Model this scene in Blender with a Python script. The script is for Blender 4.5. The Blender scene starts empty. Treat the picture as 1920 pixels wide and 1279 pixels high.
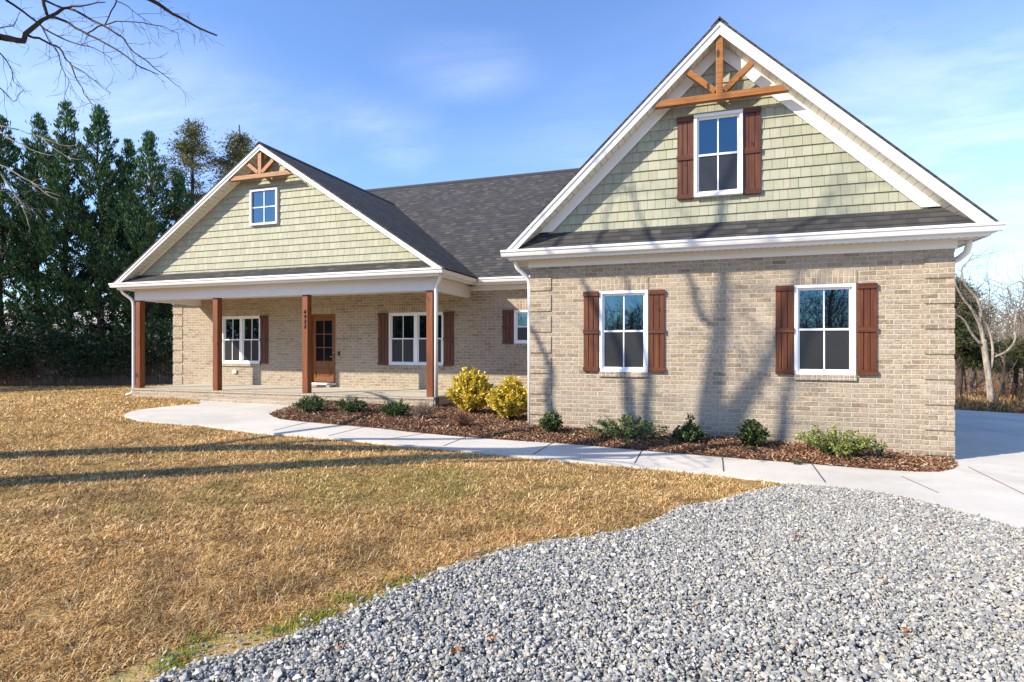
import bpy, bmesh, math, random
import numpy as np
from mathutils import Vector, Matrix
from mathutils.geometry import delaunay_2d_cdt
R = math.radians
rng = np.random.default_rng(7); random.seed(7)
S = bpy.context.scene; COL = S.collection

# ------------------------------------------------------------------ camera, sky, sun, exposure
FPX, CXP, HYP, CZ = 1073.0, 960.0, 650.0, 1.5          # focal length, centre column and horizon row (1920 px wide)
YAW = math.atan(362/1073); sA, cA = math.sin(YAW), math.cos(YAW)
cam = bpy.data.objects.new('camera', bpy.data.cameras.new('camera')); COL.objects.link(cam)
cam.data.sensor_width = 36; cam.data.lens = FPX/1920*36; cam.data.shift_y = (HYP-639.5)/1920
cam.data.clip_start = .05; cam.data.clip_end = 3000
cam.location = (0, 0, CZ); cam.rotation_euler = (R(90), 0, YAW); S.camera = cam
LH = np.array([.742, .671]); LDROP = .637              # the way the light travels
SUN_EL = math.atan(LDROP); SUN_ROT = math.atan2(-LH[0], -LH[1])
sun = bpy.data.objects.new('sun', bpy.data.lights.new('sun', 'SUN')); COL.objects.link(sun)
sun.data.energy = 5.0; sun.data.angle = R(.42); sun.data.color = (1, .9, .74)
sun.rotation_euler = Vector((LH[0], LH[1], -LDROP)).to_track_quat('-Z', 'Y').to_euler()
S.view_settings.view_transform = 'Standard'; S.view_settings.look = 'None'
S.view_settings.exposure = .70; S.view_settings.gamma = 1
S.cycles.max_bounces = 6; S.cycles.diffuse_bounces = 3; S.cycles.glossy_bounces = 3
S.cycles.use_denoising = True

# ------------------------------------------------------------------ node helper
class G:
    def __init__(s, nt): s.nt = nt; s.N = nt.nodes; s.L = nt.links; s.N.clear()
    def add(s, t, **p):
        n = s.N.new(t)
        for k, v in p.items(): setattr(n, k, v)
        return n
    def put(s, sock, v):
        if isinstance(v, bpy.types.NodeSocket): s.L.new(v, sock)
        elif v is not None:
            if isinstance(v, tuple) and len(v) == 3 and len(getattr(sock, 'default_value', (0,)*3)) == 4: v = v+(1,)
            sock.default_value = v
    def m(s, op, a, b=0, c=0, clamp=False):
        n = s.add('ShaderNodeMath', operation=op, use_clamp=clamp)
        for i, v in enumerate((a, b, c)): s.put(n.inputs[i], v)
        return n.outputs[0]
    def vm(s, op, a, b=(0, 0, 0)):
        n = s.add('ShaderNodeVectorMath', operation=op); s.put(n.inputs[0], a)
        if op == 'SCALE': s.put(n.inputs[3], b)
        else: s.put(n.inputs[1], b)
        return n.outputs[0]
    def comb(s, x, y, z=0):
        n = s.add('ShaderNodeCombineXYZ')
        for i, v in enumerate((x, y, z)): s.put(n.inputs[i], v)
        return n.outputs[0]
    def sep(s, v):
        n = s.add('ShaderNodeSeparateXYZ'); s.put(n.inputs[0], v); return n.outputs
    def pos(s): return s.add('ShaderNodeNewGeometry').outputs['Position']
    def nrm(s): return s.add('ShaderNodeNewGeometry').outputs['True Normal']
    def noise(s, v, scale, detail=3, rough=.55, dist=0):
        n = s.add('ShaderNodeTexNoise'); s.put(n.inputs['Vector'], v)
        for k, x in (('Scale', scale), ('Detail', detail), ('Roughness', rough), ('Distortion', dist)): n.inputs[k].default_value = x
        return n.outputs['Fac']
    def white(s, v):
        n = s.add('ShaderNodeTexWhiteNoise', noise_dimensions='3D'); s.put(n.inputs['Vector'], v); return n.outputs['Value']
    def ramp(s, f, stops, interp='LINEAR'):
        n = s.add('ShaderNodeValToRGB'); s.put(n.inputs[0], f); e = n.color_ramp; e.interpolation = interp
        while len(e.elements) < len(stops): e.elements.new(.5)
        for el, (p, c) in zip(e.elements, stops):
            el.position = p; el.color = (c, c, c, 1) if isinstance(c, (int, float)) else tuple(c)+(1,)
        return n.outputs[0]
    def step(s, f, a, b):
        n = s.add('ShaderNodeMapRange', interpolation_type='SMOOTHSTEP'); s.put(n.inputs[0], f)
        n.inputs[1].default_value = a; n.inputs[2].default_value = b; return n.outputs[0]
    def mix(s, f, a, b, blend='MIX'):
        n = s.add('ShaderNodeMix', data_type='RGBA', blend_type=blend)
        s.put(n.inputs[0], f); s.put(n.inputs[6], a); s.put(n.inputs[7], b); return n.outputs[2]
    def attr(s, name='col'): return s.add('ShaderNodeAttribute', attribute_name=name).outputs['Color']
    def bsdf(s, color, rough=.6, spec=.5, bump=None, dist=.01, strength=1, **kw):
        p = s.add('ShaderNodeBsdfPrincipled'); s.put(p.inputs['Base Color'], color); s.put(p.inputs['Roughness'], rough)
        p.inputs['Specular IOR Level'].default_value = spec
        for k, v in kw.items(): s.put(p.inputs[k.replace('_', ' ')], v)
        if bump is not None:
            b = s.add('ShaderNodeBump'); s.put(b.inputs['Height'], bump); b.inputs['Distance'].default_value = dist
            b.inputs['Strength'].default_value = strength; s.L.new(b.outputs[0], p.inputs['Normal'])
        o = s.add('ShaderNodeOutputMaterial'); s.L.new(p.outputs[0], o.inputs[0]); return p
def newmat(name):
    m = bpy.data.materials.new(name); m.use_nodes = True; return m, G(m.node_tree)
def sr(*c): return tuple((x/255/12.92 if x/255 <= .04045 else ((x/255+.055)/1.055)**2.4) for x in c)

# sky: Nishita daylight with thin cirrus
W = bpy.data.worlds.new('World'); S.world = W; W.use_nodes = True
g = G(W.node_tree)
sky = g.add('ShaderNodeTexSky', sky_type='NISHITA', sun_disc=False, sun_elevation=SUN_EL, sun_rotation=SUN_ROT,
            altitude=100, air_density=1.0, dust_density=.2, ozone_density=3.0)
d = g.add('ShaderNodeTexCoord').outputs['Generated']; dx, dy, dz = g.sep(d)
cz = g.m('ADD', g.m('MAXIMUM', dz, 0), .18)
pv = g.comb(g.m('DIVIDE', dx, cz), g.m('MULTIPLY', g.m('DIVIDE', dy, cz), 1.0))
c1 = g.noise(pv, .75, 6, .55, .6); c2 = g.noise(g.vm('ADD', pv, (3.3, 1.7, 0)), .45, 3, .5)
blob = 0.0
for px, py, a0, a1, w in ((170, 200, .42, .0, .7), (1850, 330, .6, .0, .75), (1560, 140, .5, .0, .3), (885, 132, .15, .0, .34), (690, 232, .15, .0, .36), (745, 292, .1, .0, .25), (1150, 330, .4, .0, .25)):
    t = (px-960)/1073; v = Vector((-sA+t*cA, cA+t*sA, (650-py)/1073)).normalized()
    n = g.add('ShaderNodeVectorMath', operation='DISTANCE'); g.put(n.inputs[0], g.vm('MULTIPLY', d, (1, 1, 2.6))); n.inputs[1].default_value = (v.x, v.y, v.z*2.6)
    blob = g.m('ADD', blob, g.m('MULTIPLY', g.step(g.m('ADD', n.outputs['Value'], g.m('MULTIPLY', g.m('SUBTRACT', c1, .5), .3)), a0, a1), w))
wisp = g.noise(g.vm('MULTIPLY', pv, (1, 2.2, 1)), 1.6, 6, .6, .8)
mask = g.m('MULTIPLY', blob, g.m('ADD', .35, g.m('MULTIPLY', g.step(wisp, .35, .7), .65)))
mask = g.m('ADD', g.m('MULTIPLY', mask, .55), g.m('MULTIPLY', g.m('MULTIPLY', g.step(c1, .45, .75), g.step(c2, .4, .62)), .12), clamp=True)
skyc = g.mix(mask, g.mix(1.0, sky.outputs[0], (1.05, 1.17, 1.42), 'MULTIPLY'), (6.9, 7.4, 8.6))
bg = g.add('ShaderNodeBackground'); g.put(bg.inputs[0], skyc); bg.inputs[1].default_value = .128
g.L.new(bg.outputs[0], g.add('ShaderNodeOutputWorld').inputs[0])

# ------------------------------------------------------------------ picture measurements -> places in the world
def ray(px, py):
    t = (px-CXP)/FPX; return np.array([-sA+t*cA, cA+t*sA, (HYP-py)/FPX])
def at_depth(px, py, dep): return np.array([0, 0, CZ])+ray(px, py)*dep
def atY(px, py, Y): r = ray(px, py); return np.array([0, 0, CZ])+r*(Y/r[1])
_gx = np.array([-400, -60, -30, -22, -17, -13.5, -9, -5.2, -2.7, 0, 3, 8, 20, 60, 400.])
_gz = np.array([-1, -.4, -.2, -.12, .1, .27, .21, .13, .075, .02, -.03, -.08, -.2, -.5, -1.])
_tx = np.linspace(-100, 100, 2001); _tz = np.interp(_tx, _gx, _gz); _k = np.ones(21)/21
_tz = np.convolve(np.pad(_tz, 10, mode='edge'), _k, 'valid')
def ground(X, Y):
    X = np.asarray(X, float); Y = np.asarray(Y, float)
    w = np.clip((X+5)/7, 0, 1); w = w*w*(3-2*w)
    return np.interp(X, _tx, _tz)+w*np.interp(Y, [-300, 15.5, 18, 30, 60, 400], [0, 0, -.12, -1.35, -2.2, -4])
def on_ground(px, py, dz=0.):
    r = ray(px, py); z = 0.
    for _ in range(12):
        dep = (z-CZ)/r[2]; P = r*dep; z = float(ground(P[0], P[1]))+dz
    return np.array([P[0], P[1], z-dz])
def gpts(lst, dz=.03): return [tuple(on_ground(*p, dz)[:2]) for p in lst]

# ------------------------------------------------------------------ mesh helpers
def link(o, parent=None):
    COL.objects.link(o)
    if parent: o.parent = parent
    return o
def tag(o, label=None, cat=None, group=None, kind=None):
    for k, v in (('label', label), ('category', cat), ('group', group), ('kind', kind)):
        if v: o[k] = v
    return o
def empty(name, loc, label=None, cat=None, group=None):
    o = bpy.data.objects.new(name, None); o.location = loc; o.empty_display_size = .2
    return tag(link(o), label, cat, group)
def origin_of(parent):
    o = np.zeros(3)
    while parent: o = o+np.array(parent.location); parent = parent.parent
    return o
class MB:
    def __init__(s): s.v = []; s.f = []; s.mi = []; s.cur = 0
    def add(s, vs, fs):
        b = len(s.v); s.v += [tuple(float(c) for c in p) for p in vs]; s.f += [tuple(b+i for i in f) for f in fs]; s.mi += [s.cur]*len(fs)
    def box(s, x0, x1, y0, y1, z0, z1):
        x0, x1 = sorted((x0, x1)); y0, y1 = sorted((y0, y1)); z0, z1 = sorted((z0, z1))
        s.add([(x0,y0,z0),(x1,y0,z0),(x1,y1,z0),(x0,y1,z0),(x0,y0,z1),(x1,y0,z1),(x1,y1,z1),(x0,y1,z1)],
              [(0,3,2,1),(4,5,6,7),(0,1,5,4),(1,2,6,5),(2,3,7,6),(3,0,4,7)]); return s
    def poly(s, pts): s.add(pts, [tuple(range(len(pts)))]); return s
    def prism(s, a, b):                                  # two matching outlines, capped
        n = len(a); s.add(list(a)+list(b), [tuple(range(n))[::-1], tuple(range(n, 2*n))]+[(i, (i+1) % n, n+(i+1) % n, n+i) for i in range(n)]); return s
    def xz(s, pts, y0, y1): return s.prism([(x, y0, z) for x, z in pts], [(x, y1, z) for x, z in pts])
    def yz(s, pts, x0, x1): return s.prism([(x0, y, z) for y, z in pts], [(x1, y, z) for y, z in pts])
    def bar(s, p, q, w, h, up=(0, 0, 1)):
        p = np.array(p, float); q = np.array(q, float); d = q-p; d /= np.linalg.norm(d)
        a = np.cross(d, up); a /= np.linalg.norm(a); b = np.cross(a, d)
        o = [a*w/2+b*h/2, -a*w/2+b*h/2, -a*w/2-b*h/2, a*w/2-b*h/2]
        return s.prism([p+x for x in o], [q+x for x in o])
    def tube(s, pts, rad, n=6, cap=True):
        P = [np.array(p, float) for p in pts]; rad = [rad]*len(P) if np.isscalar(rad) else rad
        t = P[1]-P[0]; ref = np.array([.3, .5, .81]) if abs(t[2]) < .9*np.linalg.norm(t) else np.array([1., 0, 0])
        rings = []
        for i in range(len(P)):
            t = P[min(i+1, len(P)-1)]-P[max(i-1, 0)]; t = t/(np.linalg.norm(t)+1e-9)
            a = np.cross(t, ref); a /= np.linalg.norm(a)+1e-9; b = np.cross(t, a); ref = np.cross(a, t)
            rings.append([P[i]+rad[i]*(math.cos(2*math.pi*k/n)*a+math.sin(2*math.pi*k/n)*b) for k in range(n)])
        vs = [p for r in rings for p in r]
        fs = [(i*n+k, i*n+(k+1) % n, (i+1)*n+(k+1) % n, (i+1)*n+k) for i in range(len(P)-1) for k in range(n)]
        if cap: fs += [tuple(range(n))[::-1], tuple(range((len(P)-1)*n, len(P)*n))]
        s.add(vs, fs); return s
    def build(s, name, mats, parent=None, smooth=False, bevel=0, fix=True):
        me = bpy.data.meshes.new(name); off = origin_of(parent)
        me.from_pydata([(x-off[0], y-off[1], z-off[2]) for x, y, z in s.v], [], s.f)
        for m in (mats if isinstance(mats, (list, tuple)) else [mats]): me.materials.append(m)
        me.polygons.foreach_set('material_index', s.mi)
        if fix:
            b = bmesh.new(); b.from_mesh(me); bmesh.ops.recalc_face_normals(b, faces=b.faces); b.to_mesh(me); b.free()
        if smooth: me.polygons.foreach_set('use_smooth', [True]*len(me.polygons))
        o = link(bpy.data.objects.new(name, me), parent)
        if bevel:
            mo = o.modifiers.new('edge', 'BEVEL'); mo.width = bevel; mo.segments = 2; mo.limit_method = 'ANGLE'
        return o
def np_mesh(name, V, faces, mat, col=None, parent=None, smooth=False):
    V = np.asarray(V, np.float32)-origin_of(parent).astype(np.float32)
    faces = [np.asarray(f, np.int32) for f in (faces if isinstance(faces, list) else [faces])]
    me = bpy.data.meshes.new(name); me.vertices.add(len(V)); me.vertices.foreach_set('co', V.ravel())
    tot = np.concatenate([np.full(len(f), f.shape[1], np.int32) for f in faces]); idx = np.concatenate([f.ravel() for f in faces])
    me.loops.add(len(idx)); me.loops.foreach_set('vertex_index', idx)
    me.polygons.add(len(tot)); me.polygons.foreach_set('loop_start', np.concatenate([[0], np.cumsum(tot)[:-1]]).astype(np.int32))
    me.polygons.foreach_set('loop_total', tot)
    me.polygons.foreach_set('use_smooth', np.full(len(tot), smooth, bool))
    if col is not None:
        a = me.attributes.new('col', 'FLOAT_COLOR', 'POINT'); c = np.ones((len(V), 4), np.float32); c[:, :3] = col; a.data.foreach_set('color', c.ravel())
    me.update(calc_edges=True); me.validate(); me.materials.append(mat)
    return link(bpy.data.objects.new(name, me), parent)
def inside(poly, X, Y):
    r = np.zeros(X.shape, bool); n = len(poly)
    for i in range(n):
        (x0, y0), (x1, y1) = poly[i], poly[(i+1) % n]
        if y0 == y1: continue
        r ^= ((y0 > Y) != (y1 > Y)) & (X < (x1-x0)*(Y-y0)/(y1-y0)+x0)
    return r
def vnoise(X, Y, sc, seed=0):                            # smooth value noise for scattering
    r = np.random.default_rng(seed); T = r.random((64, 64)); x = X/sc+100; y = Y/sc+100
    i = np.floor(x).astype(int); j = np.floor(y).astype(int); u = x-i; v = y-j; u = u*u*(3-2*u); v = v*v*(3-2*v)
    t = lambda a, b: T[a % 64, b % 64]
    return (t(i, j)*(1-u)+t(i+1, j)*u)*(1-v)+(t(i, j+1)*(1-u)+t(i+1, j+1)*u)*v
def sheet(name, outline, zf, mat, step=.5, skirt=.0, kind='structure', extra=None):
    n = len(outline); X = np.array([p[0] for p in outline]); Y = np.array([p[1] for p in outline])
    gx, gy = np.meshgrid(np.arange(X.min(), X.max(), step), np.arange(Y.min(), Y.max(), step)); gx = gx.ravel()+.013; gy = gy.ravel()+.017
    k = inside(outline, gx, gy); pts = [Vector(p) for p in outline]+[Vector((a, b)) for a, b in zip(gx[k], gy[k])]
    v, e, f, *_ = delaunay_2d_cdt(pts, [(i, (i+1) % n) for i in range(n)], [list(range(n))], 1, 1e-5)
    mb = MB(); mb.add([(p.x, p.y, float(zf(p.x, p.y))) for p in v], [tuple(q) for q in f])
    if skirt:
        for i in range(n):
            a, b = outline[i], outline[(i+1) % n]; za, zb = float(zf(*a)), float(zf(*b))
            mb.poly([(a[0], a[1], za), (b[0], b[1], zb), (b[0], b[1], zb-skirt), (a[0], a[1], za-skirt)])
    if extra: mb.cur = 1; extra(mb); 
    o = mb.build(name, mat); return tag(o, kind=kind) if kind else o

# ------------------------------------------------------------------ materials
BH, BWD, V0 = .0677, .2032, .0435
def brick(name, soldier=False, tint=(1, 1, 1)):
    m, g = newmat(name); x, y, z = g.sep(g.pos()); nx, ny, nz = g.sep(g.nrm())
    side = g.m('GREATER_THAN', g.m('ABSOLUTE', nx), .6); top = g.m('GREATER_THAN', g.m('ABSOLUTE', nz), .6)
    u = g.m('ADD', g.m('MULTIPLY', x, g.m('SUBTRACT', 1, side)), g.m('MULTIPLY', y, side))
    v = g.m('ADD', g.m('MULTIPLY', z, g.m('SUBTRACT', 1, top)), g.m('MULTIPLY', y, top)); v = g.m('SUBTRACT', v, V0)
    wob = g.noise(g.pos(), 16, 3); wob2 = g.noise(g.vm('ADD', g.pos(), (5, 5, 5)), 16, 3)
    u = g.m('ADD', u, g.m('MULTIPLY', g.m('SUBTRACT', wob, .5), .012)); v = g.m('ADD', v, g.m('MULTIPLY', g.m('SUBTRACT', wob2, .5), .010))
    w, h = (BH, .2032) if soldier else (BWD, BH)
    vr = g.m('DIVIDE', v, h); row = g.m('FLOOR', vr); fv = g.m('FRACT', vr)
    uu = g.m('DIVIDE', u, w)
    if not soldier: uu = g.m('ADD', uu, g.m('MULTIPLY', g.m('MODULO', row, 2), .5))
    colm = g.m('FLOOR', uu); fu = g.m('FRACT', uu)
    du = g.m('MULTIPLY', g.m('MINIMUM', fu, g.m('SUBTRACT', 1, fu)), w); dv = g.m('MULTIPLY', g.m('MINIMUM', fv, g.m('SUBTRACT', 1, fv)), h)
    dd = g.m('MINIMUM', du, dv); body = g.step(dd, .0034, .0082)
    r1 = g.white(g.comb(colm, row, .5)); r2 = g.white(g.comb(colm, row, 7.5))
    base = g.ramp(r1, [(0, sr(190,176,155)), (.25, sr(174,158,137)), (.45, sr(184,168,145)), (.62, sr(168,152,131)), (.76, sr(182,169,150)), (.88, sr(162,144,122)), (.97, sr(146,126,102)), (1, sr(196,184,164))])
    n1 = g.noise(g.pos(), 30, 5, .65); n2 = g.noise(g.pos(), 1.3, 3)
    n4 = g.noise(g.vm('MULTIPLY', g.pos(), (1, 1, 2.6)), 7, 4, .65)
    c = g.mix(g.m('MULTIPLY', g.step(n1, .48, .68), .8), base, sr(132,116,98))
    c = g.mix(g.m('MULTIPLY', g.step(n1, .5, .3), .6), c, sr(214,204,186))
    c = g.mix(g.m('MULTIPLY', g.step(n4, .52, .68), .65), c, sr(134,118,100))
    c = g.mix(g.m('MULTIPLY', g.step(n2, .42, .65), .3), c, sr(196,182,164))
    mort = g.mix(g.noise(g.pos(), 40, 2), sr(222,214,199), sr(202,192,174))
    c = g.mix(body, mort, c); c = g.mix(1, c, (.83, .81, .785), 'MULTIPLY')
    hgt = g.m('ADD', body, g.m('MULTIPLY', n1, .5)); hgt = g.m('ADD', hgt, g.m('MULTIPLY', r2, .35))
    g.bsdf(c, .9, .25, hgt, .007); return m
BRICK = brick('brick'); SOLDIER = brick('soldier_brick', True)
def shingle(name, axis):                                 # axis: the level direction the courses run along
    m, g = newmat(name); x, y, z = g.sep(g.pos()); u = x if axis == 'x' else y
    v = g.m('DIVIDE', z, .082); row = g.m('FLOOR', v); fv = g.m('FRACT', v)
    tw = g.m('ADD', g.m('DIVIDE', u, .15), g.m('MULTIPLY', g.white(g.comb(row, 3, 1)), 7)); cm = g.m('FLOOR', tw)
    r = g.white(g.comb(cm, row, 2)); n = g.noise(g.pos(), 140, 2, .7); n2 = g.noise(g.pos(), .8, 3)
    c = g.ramp(r, [(0, sr(36,36,37)), (.4, sr(48,48,49)), (.8, sr(62,61,60)), (1, sr(84,80,77))])
    c = g.mix(g.m('MULTIPLY', n, .5), c, sr(94,91,88)); c = g.mix(g.m('MULTIPLY', g.step(n2, .4, .7), .25), c, sr(56,56,60))
    edge = g.step(fv, .0, .28); c = g.mix(g.m('SUBTRACT', 1, edge), c, sr(30,30,33))
    hgt = g.m('ADD', g.m('SUBTRACT', 1, fv), g.m('ADD', g.m('MULTIPLY', g.step(r, .45, .55), .5), g.m('MULTIPLY', n, .3)))
    g.bsdf(c, .9, .3, hgt, .012); return m
SHX = shingle('roof_shingle_front', 'x'); SHY = shingle('roof_shingle_side', 'y')
def shake():                                             # sage shake siding, one strip per course
    m, g = newmat('shake_siding'); x, y, z = g.sep(g.pos()); row = g.m('FLOOR', g.m('DIVIDE', g.m('SUBTRACT', z, .02), .15))
    uw = g.m('ADD', g.m('DIVIDE', x, .135), g.m('MULTIPLY', g.white(g.comb(row, 1, 1)), 5))
    uw = g.m('ADD', uw, g.m('MULTIPLY', g.noise(g.comb(g.m('MULTIPLY', x, 3.1), g.m('MULTIPLY', row, 3.7), 0), 1, 1), 1.6))
    cm = g.m('FLOOR', uw); fu = g.m('FRACT', uw); r = g.white(g.comb(cm, row, 4))
    gap = g.step(g.m('MINIMUM', fu, g.m('SUBTRACT', 1, fu)), .010, .032)
    grain = g.noise(g.comb(g.m('MULTIPLY', x, 95), g.m('MULTIPLY', z, 2.5), row), 1, 4, .7)
    c = g.ramp(r, [(0, sr(155,155,132)), (.5, sr(162,161,138)), (1, sr(169,168,146))])
    c = g.mix(g.m('MULTIPLY', g.step(grain, .5, .72), .6), c, sr(122,125,104)); c = g.mix(g.m('MULTIPLY', g.step(grain, .45, .3), .35), c, sr(186,187,166))
    c = g.mix(gap, sr(122,124,106), c)
    g.bsdf(c, .65, .35, g.m('ADD', g.m('MULTIPLY', gap, .6), g.m('MULTIPLY', grain, .6)), .005); return m
SHAKE = shake()
def paint(name, c, rough=.45, grooves=None, pitch=.1, vent=False):
    m, g = newmat(name); x, y, z = g.sep(g.pos()); n = g.noise(g.pos(), 6, 4); col = g.mix(g.m('MULTIPLY', g.step(n, .45, .75), .10), c, tuple(v*.8 for v in c)); b = g.m('MULTIPLY', n, .1)
    if grooves:
        u = {'x': x, 'y': y, 'z': z}[grooves]; f = g.m('FRACT', g.m('DIVIDE', u, pitch)); gr = g.step(g.m('MINIMUM', f, g.m('SUBTRACT', 1, f)), .015, .06)
        col = g.mix(gr, tuple(v*.5 for v in c), col); b = g.m('ADD', gr, b)
    g.bsdf(col, rough, .4, b, .004); return m
WHITE = paint('white_trim', sr(232,231,228)); CREAM = paint('cream_vinyl', sr(226,220,202)); FRAME = paint('white_window_vinyl', sr(238,238,238), .35)
SOFX = paint('soffit_front', sr(226,219,200), .5, 'x', .095); SOFY = paint('soffit_side', sr(226,219,200), .5, 'y', .095); BEAD = paint('beadboard_vinyl', sr(228,227,226), .5, 'x', .04)
VENT = paint('vent_slot', sr(96,84,66), .8); GUTTER = paint('gutter_white', sr(238,238,236), .3); BOOT = paint('black_pipe', sr(30,30,33), .4)
def wood(name, a, b, c, grain='z', sc=1, rough=.5):
    m, g = newmat(name); k = {'z': (38, 38, 1.6), 'x': (1.6, 38, 38)}[grain]
    p = g.pos(); n = g.noise(g.vm('MULTIPLY', p, k), sc, 5, .65, .4); n2 = g.noise(g.vm('MULTIPLY', p, (5, 5, 1.2)), 1, 3)
    col = g.ramp(n, [(.25, a), (.5, b), (.75, c)]); col = g.mix(g.m('MULTIPLY', g.step(n2, .5, .7), .5), col, a)
    kn = g.noise(g.vm('MULTIPLY', p, (9, 9, 3.5)), 1, 1); col = g.mix(g.step(kn, .7, .76), col, tuple(v*.35 for v in a))
    g.bsdf(col, rough, .45, n, .003); return m
POST = wood('stained_cedar', sr(90,46,18), sr(120,64,26), sr(140,80,36)); TRUSS = wood('golden_cedar', sr(116,70,24), sr(150,95,38), sr(170,114,50), 'x')
SHUT = wood('red_brown_stain', sr(60,29,11), sr(92,47,20), sr(122,70,34)); SHUTDK = wood('red_brown_batten', sr(56,27,12), sr(86,44,20), sr(114,64,32), 'x')
DOORW = wood('door_mahogany', sr(96,54,18), sr(126,74,26), sr(146,92,38))
m, g = newmat('window_glass'); g.bsdf(sr(14,17,21), .015, .5, g.noise(g.pos(), 2.2, 2), .0006, IOR=2.4, Specular_Tint=(.42, .78, 1.0, 1)); GLASS = m
m, g = newmat('insect_screen'); g.bsdf(sr(46,46,47), .3, .45, IOR=1.5); SCREEN = m
m, g = newmat('door_glass'); g.bsdf(sr(18,22,26), .08, .5, IOR=1.5); DGLASS = m
m, g = newmat('dark_metal'); g.bsdf(sr(34,28,24), .4, .5, Metallic=.6); METAL = m
m, g = newmat('nickel'); g.bsdf(sr(170,165,155), .25, .5, Metallic=1.0); NICKEL = m
m, g = newmat('plastic_white'); g.bsdf(sr(228,228,222), .4); PLASTIC = m
def concrete(name, a, b):
    m, g = newmat(name); p = g.pos(); n = g.noise(p, .9, 5, .6); n2 = g.noise(g.vm('MULTIPLY', p, (1, 1, 1)), 55, 3, .7); n3 = g.noise(g.vm('MULTIPLY', p, (.35, 2.2, 1)), 1.2, 4)
    c = g.mix(g.step(n, .3, .7), a, b); c = g.mix(g.m('MULTIPLY', g.step(n2, .5, .75), .35), c, tuple(v*.72 for v in a)); c = g.mix(g.m('MULTIPLY', g.step(n3, .55, .75), .45), c, tuple(v*.74 for v in b)); n5 = g.noise(p, 3.5, 5, .7); c = g.mix(g.m('MULTIPLY', g.step(n5, .6, .72), .3), c, sr(150,140,122))
    br = g.noise(g.vm('MULTIPLY', p, (6, 160, 1)), 1, 2); c = g.mix(g.m('MULTIPLY', g.step(br, .5, .75), .22), c, tuple(v*.7 for v in a)); n6 = g.noise(g.vm('ADD', p, (9, 4, 0)), .55, 5, .65, .8); c = g.mix(g.m('MULTIPLY', g.step(n6, .54, .66), .28), c, tuple(v*.66 for v in a))
    g.bsdf(c, .85, .3, g.m('ADD', n2, br), .003); return m
CONC = concrete('concrete', sr(193,188,178), sr(210,204,193)); SLAB = concrete('porch_slab', sr(178,172,156), sr(192,186,170))
m, g = newmat('joint'); g.bsdf(sr(86,84,80), .9, .2); JOINT = m
def groundmat():
    m, g = newmat('lawn_soil'); p = g.pos(); n = g.noise(p, 1.1, 4); n2 = g.noise(p, 38, 4, .7); n3 = g.noise(p, 9, 4, .6); n4 = g.noise(p, .35, 3)
    c = g.ramp(n2, [(.3, sr(110,82,50)), (.5, sr(168,134,84)), (.68, sr(210,178,124))])
    c = g.mix(g.m('MULTIPLY', g.step(n3, .5, .7), .5), c, sr(122,88,52)); c = g.mix(g.m('MULTIPLY', g.step(n, .5, .7), .4), c, sr(176,142,92)); c = g.mix(g.m('MULTIPLY', g.step(n4, .55, .7), .35), c, sr(120,116,62))
    g.bsdf(c, .95, .1, g.m('ADD', n2, n3), .03); return m
SOIL = groundmat()
m, g = newmat('mulch_base'); n = g.noise(g.pos(), 60, 4, .7); g.bsdf(g.ramp(n, [(.3, sr(52,34,24)), (.55, sr(96,66,48)), (.75, sr(140,104,78))]), .95, .1, n, .02); MULCH = m
m, g = newmat('gravel_base'); n = g.noise(g.pos(), 70, 3, .7); g.bsdf(g.ramp(n, [(.3, sr(78,82,86)), (.6, sr(130,134,138))]), .95, .2, n, .02); GRAVB = m
m, g = newmat('sandy_soil'); n = g.noise(g.pos(), 60, 4, .7); n2 = g.noise(g.pos(), 7, 3); c = g.ramp(n, [(.3, sr(150,120,74)), (.6, sr(192,164,112)), (.8, sr(160,150,130))])
g.bsdf(g.mix(g.m('MULTIPLY', g.step(n2, .5, .65), .5), c, sr(132,138,70)), .95, .1, n, .015); SAND = m
def colmat(name, rough=.8, spec=.3, trans=0):
    m, g = newmat(name); c = g.attr(); p = g.bsdf(c, rough, spec)
    if trans:
        t = g.add('ShaderNodeBsdfTranslucent'); g.put(t.inputs[0], c); mx = g.add('ShaderNodeMixShader'); mx.inputs[0].default_value = trans
        o = [n for n in g.N if n.type == 'OUTPUT_MATERIAL'][0]; g.L.new(p.outputs[0], mx.inputs[1]); g.L.new(t.outputs[0], mx.inputs[2]); g.L.new(mx.outputs[0], o.inputs[0])
    return m
BLADE = colmat('dry_grass', .75, .25, .25); STONE = colmat('crushed_stone', .75, .35); CHIP = colmat('bark_chips', .85, .2); LEAF = colmat('leaves', .5, .45, .2); NEEDLE = colmat('needle_sprays', .6, .3, .15)
def bark(name, a, b, sc=14):
    m, g = newmat(name); n = g.noise(g.vm('MULTIPLY', g.pos(), (1, 1, .35)), sc, 5, .65); g.bsdf(g.ramp(n, [(.35, a), (.65, b)]), .9, .2, n, .02); return m
BARKD = bark('dark_bark', sr(46,38,32), sr(84,72,62)); BARKP = bark('pale_bark', sr(118,107,94), sr(178,167,152), 8); BARKC = bark('cypress_bark', sr(52,44,40), sr(92,80,72)); BARKM = bark('grey_bark', sr(90,80,71), sr(130,119,107))
FENCEW = wood('weathered_fence', sr(62,46,36), sr(92,70,56), sr(118,94,76))

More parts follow.
